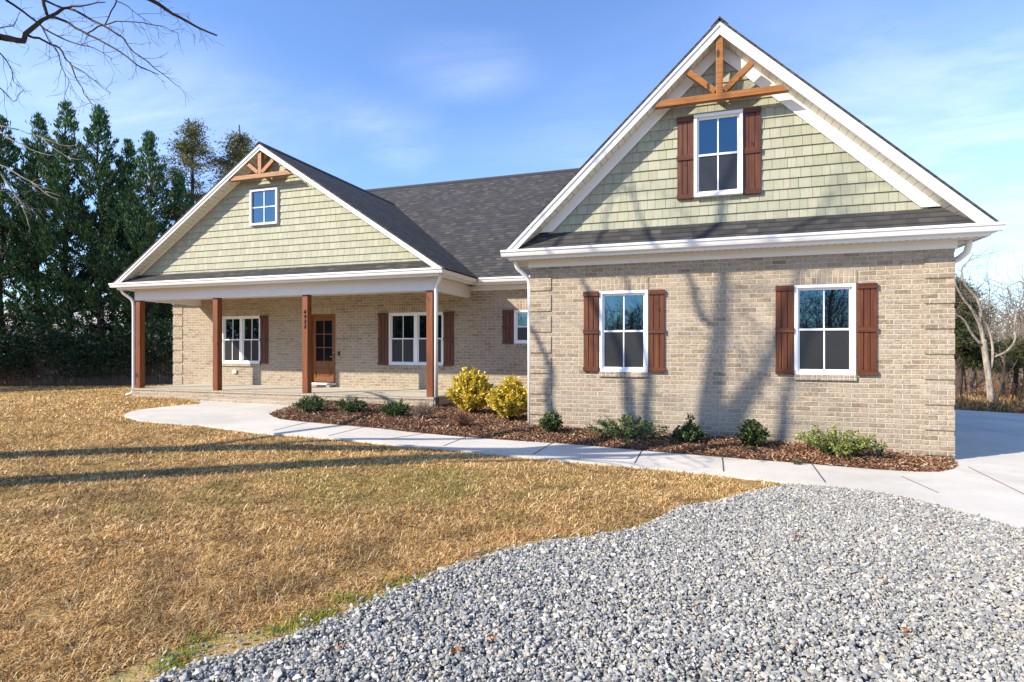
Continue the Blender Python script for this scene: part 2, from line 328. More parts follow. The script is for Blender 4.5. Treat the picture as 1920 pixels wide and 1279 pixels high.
# ------------------------------------------------------------------ ground, paving, beds
GY, MY, PY = 9.065, 12.39, 10.53                          # garage wall, main wall, porch front
house = empty('brick_house', (0, 10, 0), 'tan brick house with sage shake gables, cedar porch posts and dark shingle roof', 'house')
xs = np.unique(np.concatenate([np.linspace(-400, -60, 12), np.linspace(-60, 30, 181), np.linspace(30, 400, 12)])); ys = np.unique(np.concatenate([np.linspace(-300, -20, 10), np.linspace(-20, 60, 81), np.linspace(60, 700, 14)]))
XX, YY = np.meshgrid(xs, ys); VV = np.stack([XX.ravel(), YY.ravel(), ground(XX, YY).ravel()], 1); nx_ = len(xs)
ii = (np.arange(len(ys)-1)[:, None]*nx_+np.arange(nx_-1)[None]).ravel()
tag(np_mesh('ground', VV, np.stack([ii, ii+1, ii+nx_+1, ii+nx_], 1), SOIL, smooth=True), kind='structure')
walk_front = gpts([(232,778),(262,788),(310,792),(372,796),(481,810),(578,817),(640,822),(721,831),(838,841),(943,852),(1000,857),(1100,866),(1228,877),(1356,889),(1472,903),(1548,911)])
bed_edge = gpts([(505,776),(512,781),(526,786),(560,790),(604,794),(708,803),(773,810.5),(865,819),(940,824.5),(1084,834),(1228,847),(1400,861),(1520,870)])
bed_tail = gpts([(1556,873),(1640,880),(1713,884.5),(1760,884.5),(1785,880),(1795,874)])
walk_poly = walk_front+bed_edge[::-1]+[(-7.75, 10.52), (-11.3, 10.52)]+gpts([(375,757.5),(335,760),(300,763.5),(262,768),(243,772)])
gv = gpts([(1548,911),(1612,918),(1719,939),(1826,967),(1920,992)]); ex = (2*np.array(gv[-1])-np.array(gv[-3])); ex2 = ex+(np.array(gv[-1])-np.array(gv[-3]))*1.5
drive_edge_far = [(7.6, 16.3), (7.25, 16.9), (6.28, 18.2), (3.6, 19.5)]
drive_poly = gv+[tuple(ex), tuple(ex2), (15, 7.5), (16, 14)]+drive_edge_far+[(3.13, 20), (3.13, GY)]+bed_tail[::-1]+[bed_edge[-1]]
def joints(pairs, w=.016):
    def f(mb):
        for a, b in pairs:
            A, B = np.array(on_ground(*a)[:2]), np.array(on_ground(*b)[:2]); nn = np.array([-(B-A)[1], (B-A)[0]]); nn = nn/np.linalg.norm(nn)*w/2
            k = max(2, int(np.linalg.norm(B-A)/.5)+1)
            for i in range(k):
                p, q = A+(B-A)*i/k, A+(B-A)*(i+1)/k
                mb.poly([(c[0], c[1], ground(*c)+.033) for c in (p-nn, q-nn, q+nn, p+nn)])
    return f
sheet('walkway', walk_poly, lambda x, y: ground(x, y)+.03, [CONC, JOINT], .6, .1, extra=joints([((512,811),(582,794)),((616,821),(690,802)),((715,829),(812,814)),((832,840),(880,821)),((1000,856),(1040,832)),((1190,873),(1204,848)),((1357,889),(1354,858)),((1548,910),(1521,873))]))
sheet('driveway', drive_poly, lambda x, y: ground(x, y)+.03, [CONC, JOINT], .8, .1, extra=joints([((1760,930),(1690,898)),((1815,880),(1925,935)),((1795,800),(1925,822)),((1795,782),(1925,792))], .012))
gravel_edge = gpts([(1500,905),(1472,905),(1399,922),(1331,939),(1271,946),(1245,962),(1185,990),(1100,1003),(1013,1010),(903,1039),(830,1064),(753,1095),(680,1127),(613,1158),(530,1191),(459,1212),(363,1237),(284,1265),(230,1300)], .045)
gravel_poly = gravel_edge+[(-1.9, 1.7), (-2.4, -.5), (5, -.5), (8.5, 3.5), tuple(ex)]+gv[::-1]
sheet('gravel_drive', gravel_poly, lambda x, y: ground(x, y)+.008, GRAVB, .5)
sand_poly = gpts([(1180,985),(1100,998),(1013,1003),(903,1030),(753,1083),(613,1143),(530,1172),(430,1178),(284,1222),(188,1262),(140,1300)], .03)+[(-1.9, 1.7)]+gravel_edge[::-1][:13]
sheet('sandy_margin', sand_poly, lambda x, y: ground(x, y)+.004, SAND, .4)
mulch_poly = bed_edge+bed_tail+[(3.13, GY-.001), (-2.73, GY-.001), (-2.73, MY), (-5.2, MY), (-5.2, 10.49), (-7.75, 10.49)]
def mulch_z(x, y):
    x = np.asarray(x, float); y = np.asarray(y, float)
    e = np.array(bed_edge+bed_tail); dd = np.full(np.broadcast(x, y).shape, 9.)
    for i in range(len(e)-1):
        a, b = e[i], e[i+1]; t = np.clip(((x-a[0])*(b-a)[0]+(y-a[1])*(b-a)[1])/((b-a)@(b-a)), 0, 1); dd = np.minimum(dd, np.hypot(x-a[0]-t*(b-a)[0], y-a[1]-t*(b-a)[1]))
    return ground(x, y)+.025+.10*np.clip(dd/.7, 0, 1)**.7*np.clip((3.6-x)/3, .15, 1)+.03*(vnoise(x, y, .5, 3)-.5)*np.clip(dd/.3, 0, 1)
sheet('mulch_bed', mulch_poly, mulch_z, MULCH, .22)

# ------------------------------------------------------------------ the house
FRZ, SOF, EAVE = 2.80, 2.92, 3.05
GX0, GX1, GC = -2.732, 3.13, .199
def wall(mb, x0, x1, z0, z1, Y, holes, depth=.11):
    cx = sorted({x0, x1, *[h[0] for h in holes], *[h[1] for h in holes]}); cz_ = sorted({z0, z1, *[h[2] for h in holes], *[h[3] for h in holes]})
    for i in range(len(cx)-1):
        for j in range(len(cz_)-1):
            a, b, c, d_ = cx[i], cx[i+1], cz_[j], cz_[j+1]
            if any(a >= h[0]-1e-6 and b <= h[1]+1e-6 and c >= h[2]-1e-6 and d_ <= h[3]+1e-6 for h in holes): continue
            mb.poly([(a, Y, c), (b, Y, c), (b, Y, d_), (a, Y, d_)])
    for a, b, c, d_ in holes:
        for p, q in (((a, c), (b, c)), ((b, c), (b, d_)), ((b, d_), (a, d_)), ((a, d_), (a, c))):
            mb.poly([(p[0], Y, p[1]), (q[0], Y, q[1]), (q[0], Y+depth, q[1]), (p[0], Y+depth, p[1])])
WZ0, WZ1 = 1.10, 2.38
gw = [(-1.59, -.836, WZ0, WZ1), (1.21, 1.985, WZ0, WZ1)]
mw = [(-12.604, -11.304, 1.04, 2.33), (-7.379, -5.9, 1.05, 2.33), (-4.128, -3.37, 1.57, 2.33)]
DO = (-9.73, -8.93, .57, 2.34)
mb = MB()
wall(mb, GX0, GX1, -.4, 3.1, GY, gw)
mb.poly([(GX0, GY, -.4), (GX0, MY, -.4), (GX0, MY, 3.1), (GX0, GY, 3.1)]); mb.poly([(GX1, GY, -.4), (GX1, 21.9, -.4), (GX1, 21.9, 3.1), (GX1, GY, 3.1)])
wall(mb, -14.38, GX0, -.4, 3.1, MY, mw+[DO])
mb.poly([(-14.38, MY, -.4), (-14.38, 22, -.4), (-14.38, 22, 3.1), (-14.38, MY, 3.1)]); mb.poly([(-14.38, 22, -.4), (GX1, 22, -.4), (GX1, 22, 3.1), (-14.38, 22, 3.1)])
walls = mb.build('wall', BRICK, house)
def quoins(xa, xb, Y, side, ydeep):
    mb = MB()
    for k in range(-1, 8):
        z0 = .382+.339*k; z1 = min(z0+.268, FRZ-.002)
        if z1-z0 < .03: continue
        mb.box(xa-(.007 if side < 0 else 0), xb+(.007 if side > 0 else 0), Y-.016, Y+.03, z0, z1)
        if side < 0: mb.box(xa-.007, xa+.03, Y+.0301, Y+ydeep, z0, z1)
        else: mb.box(xb-.03, xb+.007, Y+.0301, Y+ydeep, z0, z1)
    return mb.build('quoin', BRICK, walls, bevel=.004)
quoins(GX0, -2.382, GY, -1, .3); quoins(2.796, GX1, GY, 1, .3); quoins(-14.38, -14.03, MY, -1, .3)
for (a, b, c, d_), Y in [(h, GY) for h in gw]+[(h, MY) for h in mw]:
    mb = MB(); mb.box(a-.01, b+.01, Y-.013, Y+.03, d_+.002, d_+.19); mb.build('lintel', SOLDIER, walls, bevel=.003)
    mb = MB(); mb.box(a-.005, b+.005, Y-.035, Y+.05, c-.075, c-.002); mb.build('sill', SOLDIER, walls, bevel=.004)
mb = MB(); mb.box(DO[0]-.01, DO[1]+.01, MY-.013, MY+.03, DO[3]+.002, DO[3]+.18); mb.build('lintel', SOLDIER, walls, bevel=.003)

def window(a, b, c, d_, Y, units=1, proud=0., small=False, sash=True):
    mb = MB(); y0 = Y-.012-proud; fw = .045
    panes, screens, munts = MB(), MB(), []; uw = (b-a)/units
    mb.box(a, b, y0, Y+.09, d_-fw, d_); mb.box(a, b, y0-.008, Y+.09, c, c+fw)
    mb.box(a, a+fw, y0, Y+.09, c+fw, d_-fw); mb.box(b-fw, b, y0, Y+.09, c+fw, d_-fw)
    for i in range(1, units): mb.box(a+uw*i-.045, a+uw*i+.045, y0+.004, Y+.09, c+fw, d_-fw)
    zm = (c+d_)/2
    for i in range(units):
        xa = a+uw*i+(fw if i == 0 else .045); xb = a+uw*(i+1)-(fw if i == units-1 else .045); xm = (xa+xb)/2; sw = .028; munt = MB(); munts.append(munt)
        if sash:
            for z0, z1, yy in ((zm-.018, d_-fw, Y+.035), (c+fw, zm+.018, Y+.012)):
                mb.box(xa, xb, yy, yy+.035, z0, z0+.034); mb.box(xa, xb, yy, yy+.035, z1-.03, z1)
                mb.box(xa, xa+sw, yy, yy+.035, z0+.034, z1-.03); mb.box(xb-sw, xb, yy, yy+.035, z0+.034, z1-.03)
                (panes if z0 > zm-.1 else screens).box(xa+sw-.002, xb-sw+.002, yy+.016, yy+.02, z0+.03, z1-.028)
                munt.box(xm-.009, xm+.009, yy+.008, yy+.0155, z0+.034, z1-.03)
        else:
            panes.box(xa, xb, Y+.03, Y+.034, c+fw, d_-fw); munt.box(xm-.01, xm+.01, Y+.018, Y+.0295, c+fw, d_-fw); munt.box(xa, xb, Y+.0175, Y+.029, zm-.01, zm+.01)
    w = mb.build('window', FRAME, house, bevel=.003)
    panes.build('pane', GLASS, w); 
    for q in munts: q.build('muntin', FRAME, w)
    if screens.v: screens.build('insect_screen', SCREEN, w)
    return w
def shutter(a, b, c, d_, Y, mid=.5):
    sh = MB(); w = (b-a)/3; y1 = Y-.004; 
    for i in range(3): sh.box(a+w*i+.005, a+w*(i+1)-.005, y1-.024, y1, c, d_)
    sh.box(a+.004, b-.004, y1-.006, y1+.001, c+.01, d_-.01)
    o = sh.build('shutter', SHUT, house, bevel=.003); h = .075; zm = c+(d_-c)*mid
    for z0, z1 in ((c, c+h), (zm-h/2, zm+h/2), (d_-h, d_)):
        bt = MB(); bt.box(a-.002, b+.002, y1-.042, y1-.0242, z0, z1); bt.build('batten', SHUTDK, o, bevel=.003)
for h in gw: window(*h, GY)
window(*mw[0], MY, 2); window(*mw[1], MY, 2); window(*mw[2], MY)
for a, b in ((-1.845, -1.6), (-.828, -.585), (.962, 1.2), (1.993, 2.237)): shutter(a, b, 1.105, 2.375, GY)
for a, b in ((-12.9, -12.615), (-11.294, -11.035), (-7.675, -7.39), (-5.89, -5.63)): shutter(a, b, 1.045, 2.325, MY)
shutter(-4.405, -4.14, 1.565, 2.34, MY, .5)

# front door
mb = MB(); x0, x1, z0, z1 = DO; yd = MY+.06
for p in ((x0, x0+.045, z0, z1), (x1-.045, x1, z0, z1), (x0+.045, x1-.045, z1-.05, z1)): mb.box(p[0], p[1], MY+.01, MY+.11, p[2], p[3])
dl, dr = x0+.045, x1-.045; lx0, lx1, lz0, lz1 = dl+.105, dr-.105, 1.13, 2.17
mb.box(dl, lx0, yd, yd+.04, z0+.02, z1-.05); mb.box(lx1, dr, yd, yd+.04, z0+.02, z1-.05); mb.box(lx0, lx1, yd, yd+.04, lz1, z1-.05); mb.box(lx0, lx1, yd, yd+.04, .98, lz0); mb.box(lx0, lx1, yd, yd+.04, z0+.02, .70)
mb.box(lx0, lx1, yd+.018, yd+.035, .70, .98); mb.box(lx0+.05, lx1-.05, yd+.006, yd+.0179, .745, .935)
for k in (1, 2): zz = lz0+(lz1-lz0)*k/3; mb.box(lx0, lx1, yd+.004, yd+.03, zz-.011, zz+.011)
xm = (lx0+lx1)/2; mb.box(xm-.011, xm+.011, yd+.005, yd+.0295, lz0, lz1)
door = mb.build('door', DOORW, house, bevel=.003)
mb = MB(); mb.box(lx0, lx1, yd+.02, yd+.024, lz0, lz1); mb.build('pane', DGLASS, door)
MB().tube([(dr-.045, yd-.001, 1.36), (dr-.045, yd-.02, 1.36)], .028, 12).build('deadbolt', NICKEL, door, True)
mb = MB(); mb.tube([(dr-.045, yd-.001, 1.24), (dr-.045, yd-.045, 1.24), (dr-.045, yd-.055, 1.235)], [.012, .014, .024], 10); mb.tube([(dr-.045, yd-.05, 1.24), (dr-.15, yd-.05, 1.24)], .011, 8); mb.build('handle', NICKEL, door, True)
mb = MB(); mb.box(x0-.02, x1+.02, MY-.05, MY+.1, .527, .568); mb.build('threshold', WHITE, house, bevel=.004)
mb = MB(); mb.box(x0-.06, x1-.02, MY-.22, MY-.0005, .471, .5265); mb.build('doorstep', BRICK, house, bevel=.004)
mb = MB(); mb.box(-12.22, -12.09, MY-.045, MY, .77, .86); mb.box(-12.19, -12.15, MY-.055, MY-.0452, .79, .84); mb.build('outlet_cover', PLASTIC, house, bevel=.008)
mb = MB(); mb.box(-8.84, -8.80, MY-.025, MY, 1.27, 1.38); mb.build('doorbell', METAL, house, bevel=.006)

# porch floor, step, posts
mb = MB(); mb.box(-13.5, -5.21, 10.46, MY-.001, -.3, .425); base = mb.build('porch_base', BRICK, house)
mb = MB(); mb.box(-13.515, -5.195, 10.445, 10.62, .4255, .47); mb.box(-13.515, -13.34, 10.62, MY-.001, .4255, .47); mb.box(-5.37, -5.195, 10.62, MY-.001, .4255, .47); mb.build('coping', SOLDIER, base, bevel=.004)
mb = MB(); mb.box(-13.34, -5.37, 10.62, MY-.002, .4257, .4695); mb.build('porch_floor', SLAB, house)
mb = MB(); mb.box(-11.25, -7.8, 10.13, 10.459, -.2, .345); mb.build('porch_step', BRICK, house, bevel=.005)
for i, x in enumerate((-13.40, -10.93, -8.39, -5.33)):
    mb = MB(); mb.box(x-.072, x+.072, 10.53, 10.674, .471, 2.649); p = mb.build('porch_post', POST, house, bevel=.007)
    if i == 2:
        p['label'] = 'post carrying the house number'
        fc = bpy.data.curves.new('house_number', 'FONT'); fc.body = '6\n9\n2\n2'; fc.size = .115; fc.space_line = .95; fc.align_x = 'CENTER'; fc.extrude = .005; fc.shear = .3; fc.resolution_u = 4
        fo = bpy.data.objects.new('house_number', fc); COL.objects.link(fo); bpy.context.view_layer.update(); me = bpy.data.meshes.new_from_object(fo.evaluated_get(bpy.context.evaluated_depsgraph_get())); bpy.data.objects.remove(fo); me.materials.clear(); me.materials.append(METAL)
        fo = link(bpy.data.objects.new('house_number', me), p); fo.rotation_euler = (R(90), 0, 0); fo.location = Vector((x-.004, 10.522, 2.235))-Vector(house.location)

# porch beam, ceiling, soffits
mb = MB()
mb.box(-13.5, -5.21, PY, PY+.15, 2.65, SOF-.002); mb.box(-13.5, -13.35, PY+.15, MY-.002, 2.65, SOF-.002); mb.box(-5.36, -5.21, PY+.15, MY-.002, 2.65, SOF-.002)
mb.build('porch_beam', BEAD, house)
mb = MB(); mb.box(-13.3495, -5.3605, PY+.1505, MY-.003, 2.80, 2.83); mb.build('porch_ceiling', CREAM, house)
def soffit(x0, x1, y0, y1, mat, z=SOF): mb = MB(); mb.box(x0, x1, y0, y1, z, z+.015); return mb.build('soffit', mat, house)
PX0, PX1, PC = -13.82, -4.90, -9.36
soffit(PX0+.1, PX1-.1, 10.26, PY+.1, SOFX); soffit(-5.21, PX1-.1, PY+.1005, 12.1, SOFY); soffit(PX0+.1, -13.5, PY+.1005, 12.1, SOFY)
mb = MB(); mb.box(-3.0, 3.4, 8.79, GY, SOF, SOF+.015); mb.cur = 1
for k in range(64): x = -2.66+k*.095; mb.box(x-.004, x+.004, 8.87, 8.98, SOF-.0015, SOF+.005)
mb.build('soffit', [SOFX, VENT], house); soffit(-3.0, GX0, GY+.0005, 12.1, SOFY); soffit(GX1, 3.4, GY+.0005, 21, SOFY)
soffit(PX1-.0995, -3.0005, 12.1, MY, SOFX); soffit(-14.7, PX0+.0995, 12.1, MY, SOFX)
for q in ((GX0-.03, GX1+.03, GY-.025, GY-.0005), (GX0-.03, GX0-.0005, GY-.0004, 12.36), (-5.2, GX0-.031, MY-.025, MY-.0005), (-14.4, -13.51, MY-.025, MY-.0005)):
    MB().box(*q, FRZ, SOF-.0005).build('frieze_board', WHITE, house, bevel=.003)
mb = MB()
mb.box(PX0+.09, PX1-.09, 10.245, 10.26, SOF-.02, EAVE-.02); mb.box(PX1-.1, PX1-.085, 10.2605, 12.1, SOF-.02, EAVE-.02); mb.box(PX0+.085, PX0+.1, 10.2605, 12.1, SOF-.02, EAVE-.02)
mb.box(-3.02, 3.42, 8.775, 8.79, SOF-.02, EAVE-.02); mb.box(-3.015, -3.0, 8.7905, 12.1, SOF-.02, EAVE-.02); mb.box(3.4, 3.415, 8.7905, 21, SOF-.02, EAVE-.02)
mb.box(PX1-.08, -3.02, 12.085, 12.1, SOF-.02, EAVE-.02); mb.box(-14.72, PX0+.08, 12.085, 12.1, SOF-.02, EAVE-.02)
mb.build('eave_fascia', WHITE, house)
PROF = [(0, 0), (.075, 0), (.09, .03), (.098, .055), (.115, .068), (.115, .1), (.105, .1), (.103, .078), (.0, .078)]
def gutter_x(x0, x1, Y): return MB().yz([(Y-o, EAVE-.1+z) for o, z in PROF], x0, x1).build('gutter', GUTTER, house)
def gutter_y(X, y0, y1, sgn): return MB().xz([(X+sgn*o, EAVE-.1+z) for o, z in PROF], y0, y1).build('gutter', GUTTER, house)
gutter_x(-3.12, 3.53, 8.774); gutter_y(-3.021, 8.778, 12.0, -1); gutter_y(3.421, 8.778, 21, 1)
gutter_x(PX0-.04, PX1+.03, 10.244); gutter_y(PX1-.084, 10.2485, 12.0, 1); gutter_y(PX0+.084, 10.2485, 12.0, -1)
gutter_x(PX1+.05, -3.14, 12.084); gutter_x(-14.75, PX0-.04, 12.084)

# gables: wall of shakes, rakes, pent roof, truss
def gable(C, pitch, apex, half, Yf, Yw, pent_front, pent_back, fas, frz, win):
    zr = lambda h: apex-pitch*h
    sid = MB(); lap = .15; z = pent_back-.02; k0 = math.floor((pent_back-.02)/lap)
    off = frz if frz else fas+.03
    zt = zr(0)-off+.06
    zc = .02+lap*math.floor((pent_back-.02-.02)/lap)
    while zc < zt:
        za, zb = max(zc, pent_back-.03), min(zc+lap+.012, zt); ha, hb = (zt-za)/pitch, max((zt-zb)/pitch, .002)
        spans = [(-ha, ha, -hb, hb)]
        f = lambda x, zz: (C+x, Yw-.022+.019*(zz-zc)/lap, zz)
        sid.poly([f(-ha, za), f(ha, za), f(hb, zb), f(-hb, zb)])
        sid.poly([(C-ha, Yw, za), (C+ha, Yw, za), f(ha, za), f(-ha, za)])
        zc += lap
    gs = sid.build('gable_siding', SHAKE, house, fix=False)
    r = MB(); lo = EAVE+.002
    hm = (apex-fas-lo)/pitch; ho = (apex-.035-lo)/pitch
    for s in (-1, 1):
        r.xz([(C, apex-.035), (C+s*ho, lo), (C+s*hm, lo), (C, apex-fas)], Yf, Yf+.022)
        r.xz([(C, apex-.03), (C+s*(ho-.002), lo+.002), (C+s*(ho-.075), lo+.002), (C, apex-.095)], Yf-.018, Yf-.0003)
    r.build('rake_fascia', WHITE, house, bevel=.002)
    s_ = MB()
    for s in (-1, 1):
        hs = (apex-fas+.012-lo)/pitch
        s_.prism([(C, Yf+.0225, apex-fas+.012), (C+s*hs, Yf+.0225, lo), (C+s*(hs), Yf+.0225, lo+.02), (C, Yf+.0225, apex-fas+.032)], [(C, Yw+.05, apex-fas+.012), (C+s*hs, Yw+.05, lo), (C+s*hs, Yw+.05, lo+.02), (C, Yw+.05, apex-fas+.032)])
    s_.build('rake_soffit', paint('rake_soffit', sr(224,217,198), .5, 'z', .095*pitch/math.hypot(1, pitch)*1.3), house)
    if frz:
        f_ = MB(); pz = pent_back+.002
        for s in (-1, 1): f_.xz([(C, apex-fas+.010), (C+s*(apex-fas+.010-pz)/pitch, pz), (C+s*(apex-frz-pz)/pitch, pz), (C, apex-frz)], Yw-.04, Yw-.0245)
        f_.build('rake_frieze', WHITE, house, bevel=.002)
    else:
        f_ = MB(); pz = pent_back+.002; 
        for s in (-1, 1): f_.xz([(C, apex-fas+.010), (C+s*(apex-fas+.010-pz)/pitch, pz), (C+s*(apex-fas-.045-pz)/pitch, pz), (C, apex-fas-.045)], Yw-.036, Yw-.0245)
        f_.build('rake_frieze', CREAM, house)
    p = MB(); h0 = (apex-fas+.01-pent_front)/pitch; h1 = (apex-fas+.01-pent_back)/pitch
    p.prism([(C-h0, Yf+.0, pent_front), (C+h0, Yf+.0, pent_front), (C+h1, Yw-.003, pent_back), (C-h1, Yw-.003, pent_back)], [(C-h0, Yf, pent_front-.02), (C+h0, Yf, pent_front-.02), (C+h1, Yw-.003, pent_back-.02), (C-h1, Yw-.003, pent_back-.02)])
    p.build('pent_roof', SHX, house)
    b = MB(); b.xz([(C-half, .0), (C+half, 0), (C+half, .1)], 0, 1)
    return gs
gable(GC, .955, 6.217, 3.28, 8.765, GY, EAVE+.005, 3.365, .215, .415, None)
gable(PC, .658, 6.02, 4.5, 10.235, PY, EAVE+.005, 3.27, .155, 0, None)
def truss(C, Y, zb, zt, half, cut, apex_in, bx, bz, w=.095):
    t = empty('gable_truss', (C, Y, zb)); t.parent = house; t.location -= Vector(house.location)
    t.empty_display_size = .1
    b = MB(); b.xz([(C-half, zb), (C+half, zb), (C+half-cut, zt), (C-half+cut, zt)], Y, Y+w); b.build('tie_beam', TRUSS, t, bevel=.004)
    b = MB(); b.xz([(C-w/2, zt+.0005), (C+w/2, zt+.0005), (C+w/2, apex_in-.045), (C, apex_in), (C-w/2, apex_in-.045)], Y+.002, Y+w-.002); b.build('king_post', TRUSS, t, bevel=.004)
    for s in (-1, 1):
        b = MB(); d0 = np.array([s*(w/2+.01), zt+.03]); d1 = np.array([s*bx, bz-0]); d_ = (d1-d0)/np.linalg.norm(d1-d0); nn = np.array([-d_[1], d_[0]])*w*.45
        b.xz([(C+q[0], q[1]) for q in (d0-nn, d1-nn, d1+nn, d0+nn)], Y+.004, Y+w-.004); b.build('brace', TRUSS, t, bevel=.004)
truss(GC, 8.79, 5.075, 5.17, .915, .1, 6.0, .44, 5.55)
truss(PC-.03, 10.26, 5.255, 5.35, .87, .13, 5.86, .36, 5.62)
window(-.159, .522, 3.735, 4.965, GY-.075, 1); window(-9.853, -9.091, 4.26, 5.075, PY-.055, 1, sash=False)
shutter(-.405, -.168, 3.725, 4.97, GY-.015); shutter(.53, .77, 3.725, 4.985, GY-.015)

# roofs
def roof(name, pts, mat, t=.032):
    n = np.cross(np.array(pts[1])-pts[0], np.array(pts[2])-pts[0]); n = n/np.linalg.norm(n); n = n if n[2] > 0 else -n
    return MB().prism([np.array(p) for p in pts], [np.array(p)-n*t for p in pts]).build(name, mat, house)
yv = lambda z: 12.0+(z-EAVE)/.745
for s in (-1, 1):
    ge, re_ = (GC+s*3.30, 6.217-.955*3.30+.0), (GC, 6.217)
    roof('roof', [(ge[0], 8.742, ge[1]), (re_[0], 8.742, re_[1]), (re_[0], 20, re_[1]), (ge[0], 20 if s > 0 else 12.05, ge[1])], SHY)
    pe, pr = (PC+s*4.52, 6.02-.658*4.52), (PC, 6.02)
    roof('roof', [(pe[0], 10.212, pe[1]), (pr[0], 10.212, pr[1]), (pr[0], yv(6.02)+.12, pr[1]), (pe[0], yv(pe[1])+.12, pe[1])], SHY)
RY, RZ = 17.2, EAVE+.745*5.2
roof('roof', [(-14.75, 11.98, EAVE-.01), (GC, 11.98, EAVE-.01), (GC, RY, RZ), (-14.75, RY, RZ)], SHX)
roof('roof', [(-14.75, 22.4, EAVE-.01), (3.4, 22.4, EAVE-.01), (3.4, RY, RZ), (-14.75, RY, RZ)], SHX)
roof('roof', [(.2, RY, RZ), (3.4, RY, RZ), (3.4, 14.0, RZ-2.4), (.2, 14.0, RZ-2.4)], SHX)
mb = MB(); mb.yz([(RY-.13, RZ-.085), (RY, RZ+.03), (RY+.13, RZ-.085), (RY, RZ+.004)], -14.8, 3.4)
for C, ap, pt, y0, y1 in ((GC, 6.217, .955, 8.738, 16.2), (PC, 6.02, .658, 10.208, 15.95)): mb.xz([(C-.12, ap-.12*pt+.012), (C, ap+.03), (C+.12, ap-.12*pt+.012), (C, ap+.003)], y0, y1)
mb.build('ridge_cap', SHY, house)
mb = MB(); mb.poly([(-14.4, MY, 3.0), (-14.4, RY, 6.8), (-14.4, 22, 3.0)]); mb.build('end_gable', SHAKE, house)

# downspouts
def spout(pts, r=.036, boot=None, mat=GUTTER):
    o = MB().tube(pts, r, 10).build('downspout', mat, house, True)
    if boot: MB().tube(boot, r+.018, 12).build('drain_boot', BOOT, o, True)
spout([(-5.0, 10.33, 2.96), (-5.0, 10.34, 2.9), (-5.03, 10.37, 2.83), (-5.14, 10.47, 2.73), (-5.17, 10.505, 2.66), (-5.17, 10.51, 2.5), (-5.17, 10.51, .42)], .038, [(-5.17, 10.51, .47), (-5.17, 10.51, .05)])
spout([(-13.72, 10.33, 2.96), (-13.72, 10.34, 2.9), (-13.70, 10.38, 2.83), (-13.59, 10.5, 2.7), (-13.555, 10.53, 2.62), (-13.55, 10.54, 2.5), (-13.55, 10.54, .42), (-13.57, 10.5, .33), (-13.64, 10.4, .29)], .034)
spout([(-2.97, 8.98, 2.96), (-2.97, 8.99, 2.88), (-2.95, 9.03, 2.8), (-2.83, 9.12, 2.68), (-2.79, 9.16, 2.6), (-2.785, 9.17, 2.5), (-2.785, 9.17, .2)], .034)
spout([(3.33, 9.16, 2.95), (3.33, 9.18, 2.83), (3.32, 9.22, 2.76), (3.27, 9.3, 2.70), (3.21, 9.4, 2.66), (3.18, 9.47, 2.6), (3.175, 9.5, 2.5), (3.175, 9.5, .1)], .042)

# ------------------------------------------------------------------ loose ground cover
def pal(colors, n, jit=.12):
    c = np.array([sr(*c) for c in colors], np.float32)[rng.integers(0, len(colors), n)]
    return c*(1+rng.normal(0, jit, (n, 1)).astype(np.float32)).clip(.4, 1.7)
def cards(P, D, L, Wd, bend=.0, three=False):            # leaf-like blades: P root, D direction, L length, Wd width
    n = len(P); D = D/np.linalg.norm(D, axis=1, keepdims=True).clip(1e-6); r = rng.normal(size=(n, 3)); a = np.cross(D, r); a /= np.linalg.norm(a, axis=1, keepdims=True).clip(1e-6)
    nrm = np.cross(a, D); L = np.broadcast_to(L, (n,))[:, None]; Wd = np.broadcast_to(Wd, (n,))[:, None]
    m = P+D*L*.5+nrm*L*bend; V = np.stack([P, m+a*Wd*.5, P+D*L, m-a*Wd*.5], 1).reshape(-1, 3)
    return V, np.arange(4*n).reshape(n, 4)
# crushed stone
phi = (1+5**.5)/2
ICO = np.array([(-1,phi,0),(1,phi,0),(-1,-phi,0),(1,-phi,0),(0,-1,phi),(0,1,phi),(0,-1,-phi),(0,1,-phi),(phi,0,-1),(phi,0,1),(-phi,0,-1),(-phi,0,1)])/math.hypot(1, phi)
ICF = np.array([(0,11,5),(0,5,1),(0,1,7),(0,7,10),(0,10,11),(1,5,9),(5,11,4),(11,10,2),(10,7,6),(7,1,8),(3,9,4),(3,4,2),(3,2,6),(3,6,8),(3,8,9),(4,9,5),(2,4,11),(6,2,10),(8,6,7),(9,8,1)])
def rotm(n):
    q = rng.normal(size=(n, 4)); q /= np.linalg.norm(q, axis=1, keepdims=True); w, x, y, z = q.T
    return np.stack([np.stack([1-2*(y*y+z*z), 2*(x*y-z*w), 2*(x*z+y*w)], 1), np.stack([2*(x*y+z*w), 1-2*(x*x+z*z), 2*(y*z-x*w)], 1), np.stack([2*(x*z-y*w), 2*(y*z+x*w), 1-2*(x*x+y*y)], 1)], 1)
def stones(name, X, Y, Z, size, cols):
    n = len(X); b = ICO[None]+rng.normal(0, .24, (n, 12, 3)); b = b*rng.uniform(.5, 1.3, (n, 1, 3)); b = np.einsum('nij,nkj->nki', rotm(n), b)*size[:, None, None]
    b[:, :, 2] *= .8; V = (b+np.stack([X, Y, Z], 1)[:, None]).reshape(-1, 3); F = (ICF[None]+12*np.arange(n)[:, None, None]).reshape(-1, 3)
    o = np_mesh(name, V, F, STONE, np.repeat(cols, 12, 0)); return tag(o, kind='stuff')
def scatter(poly, dens, box=None):
    P = np.array(poly); x0, y0 = P.min(0); x1, y1 = P.max(0)
    if box: x0, x1, y0, y1 = max(x0, box[0]), min(x1, box[1]), max(y0, box[2]), min(y1, box[3])
    n = int((x1-x0)*(y1-y0)*dens); X = rng.uniform(x0, x1, n); Y = rng.uniform(y0, y1, n); k = inside(poly, X, Y); return X[k], Y[k]
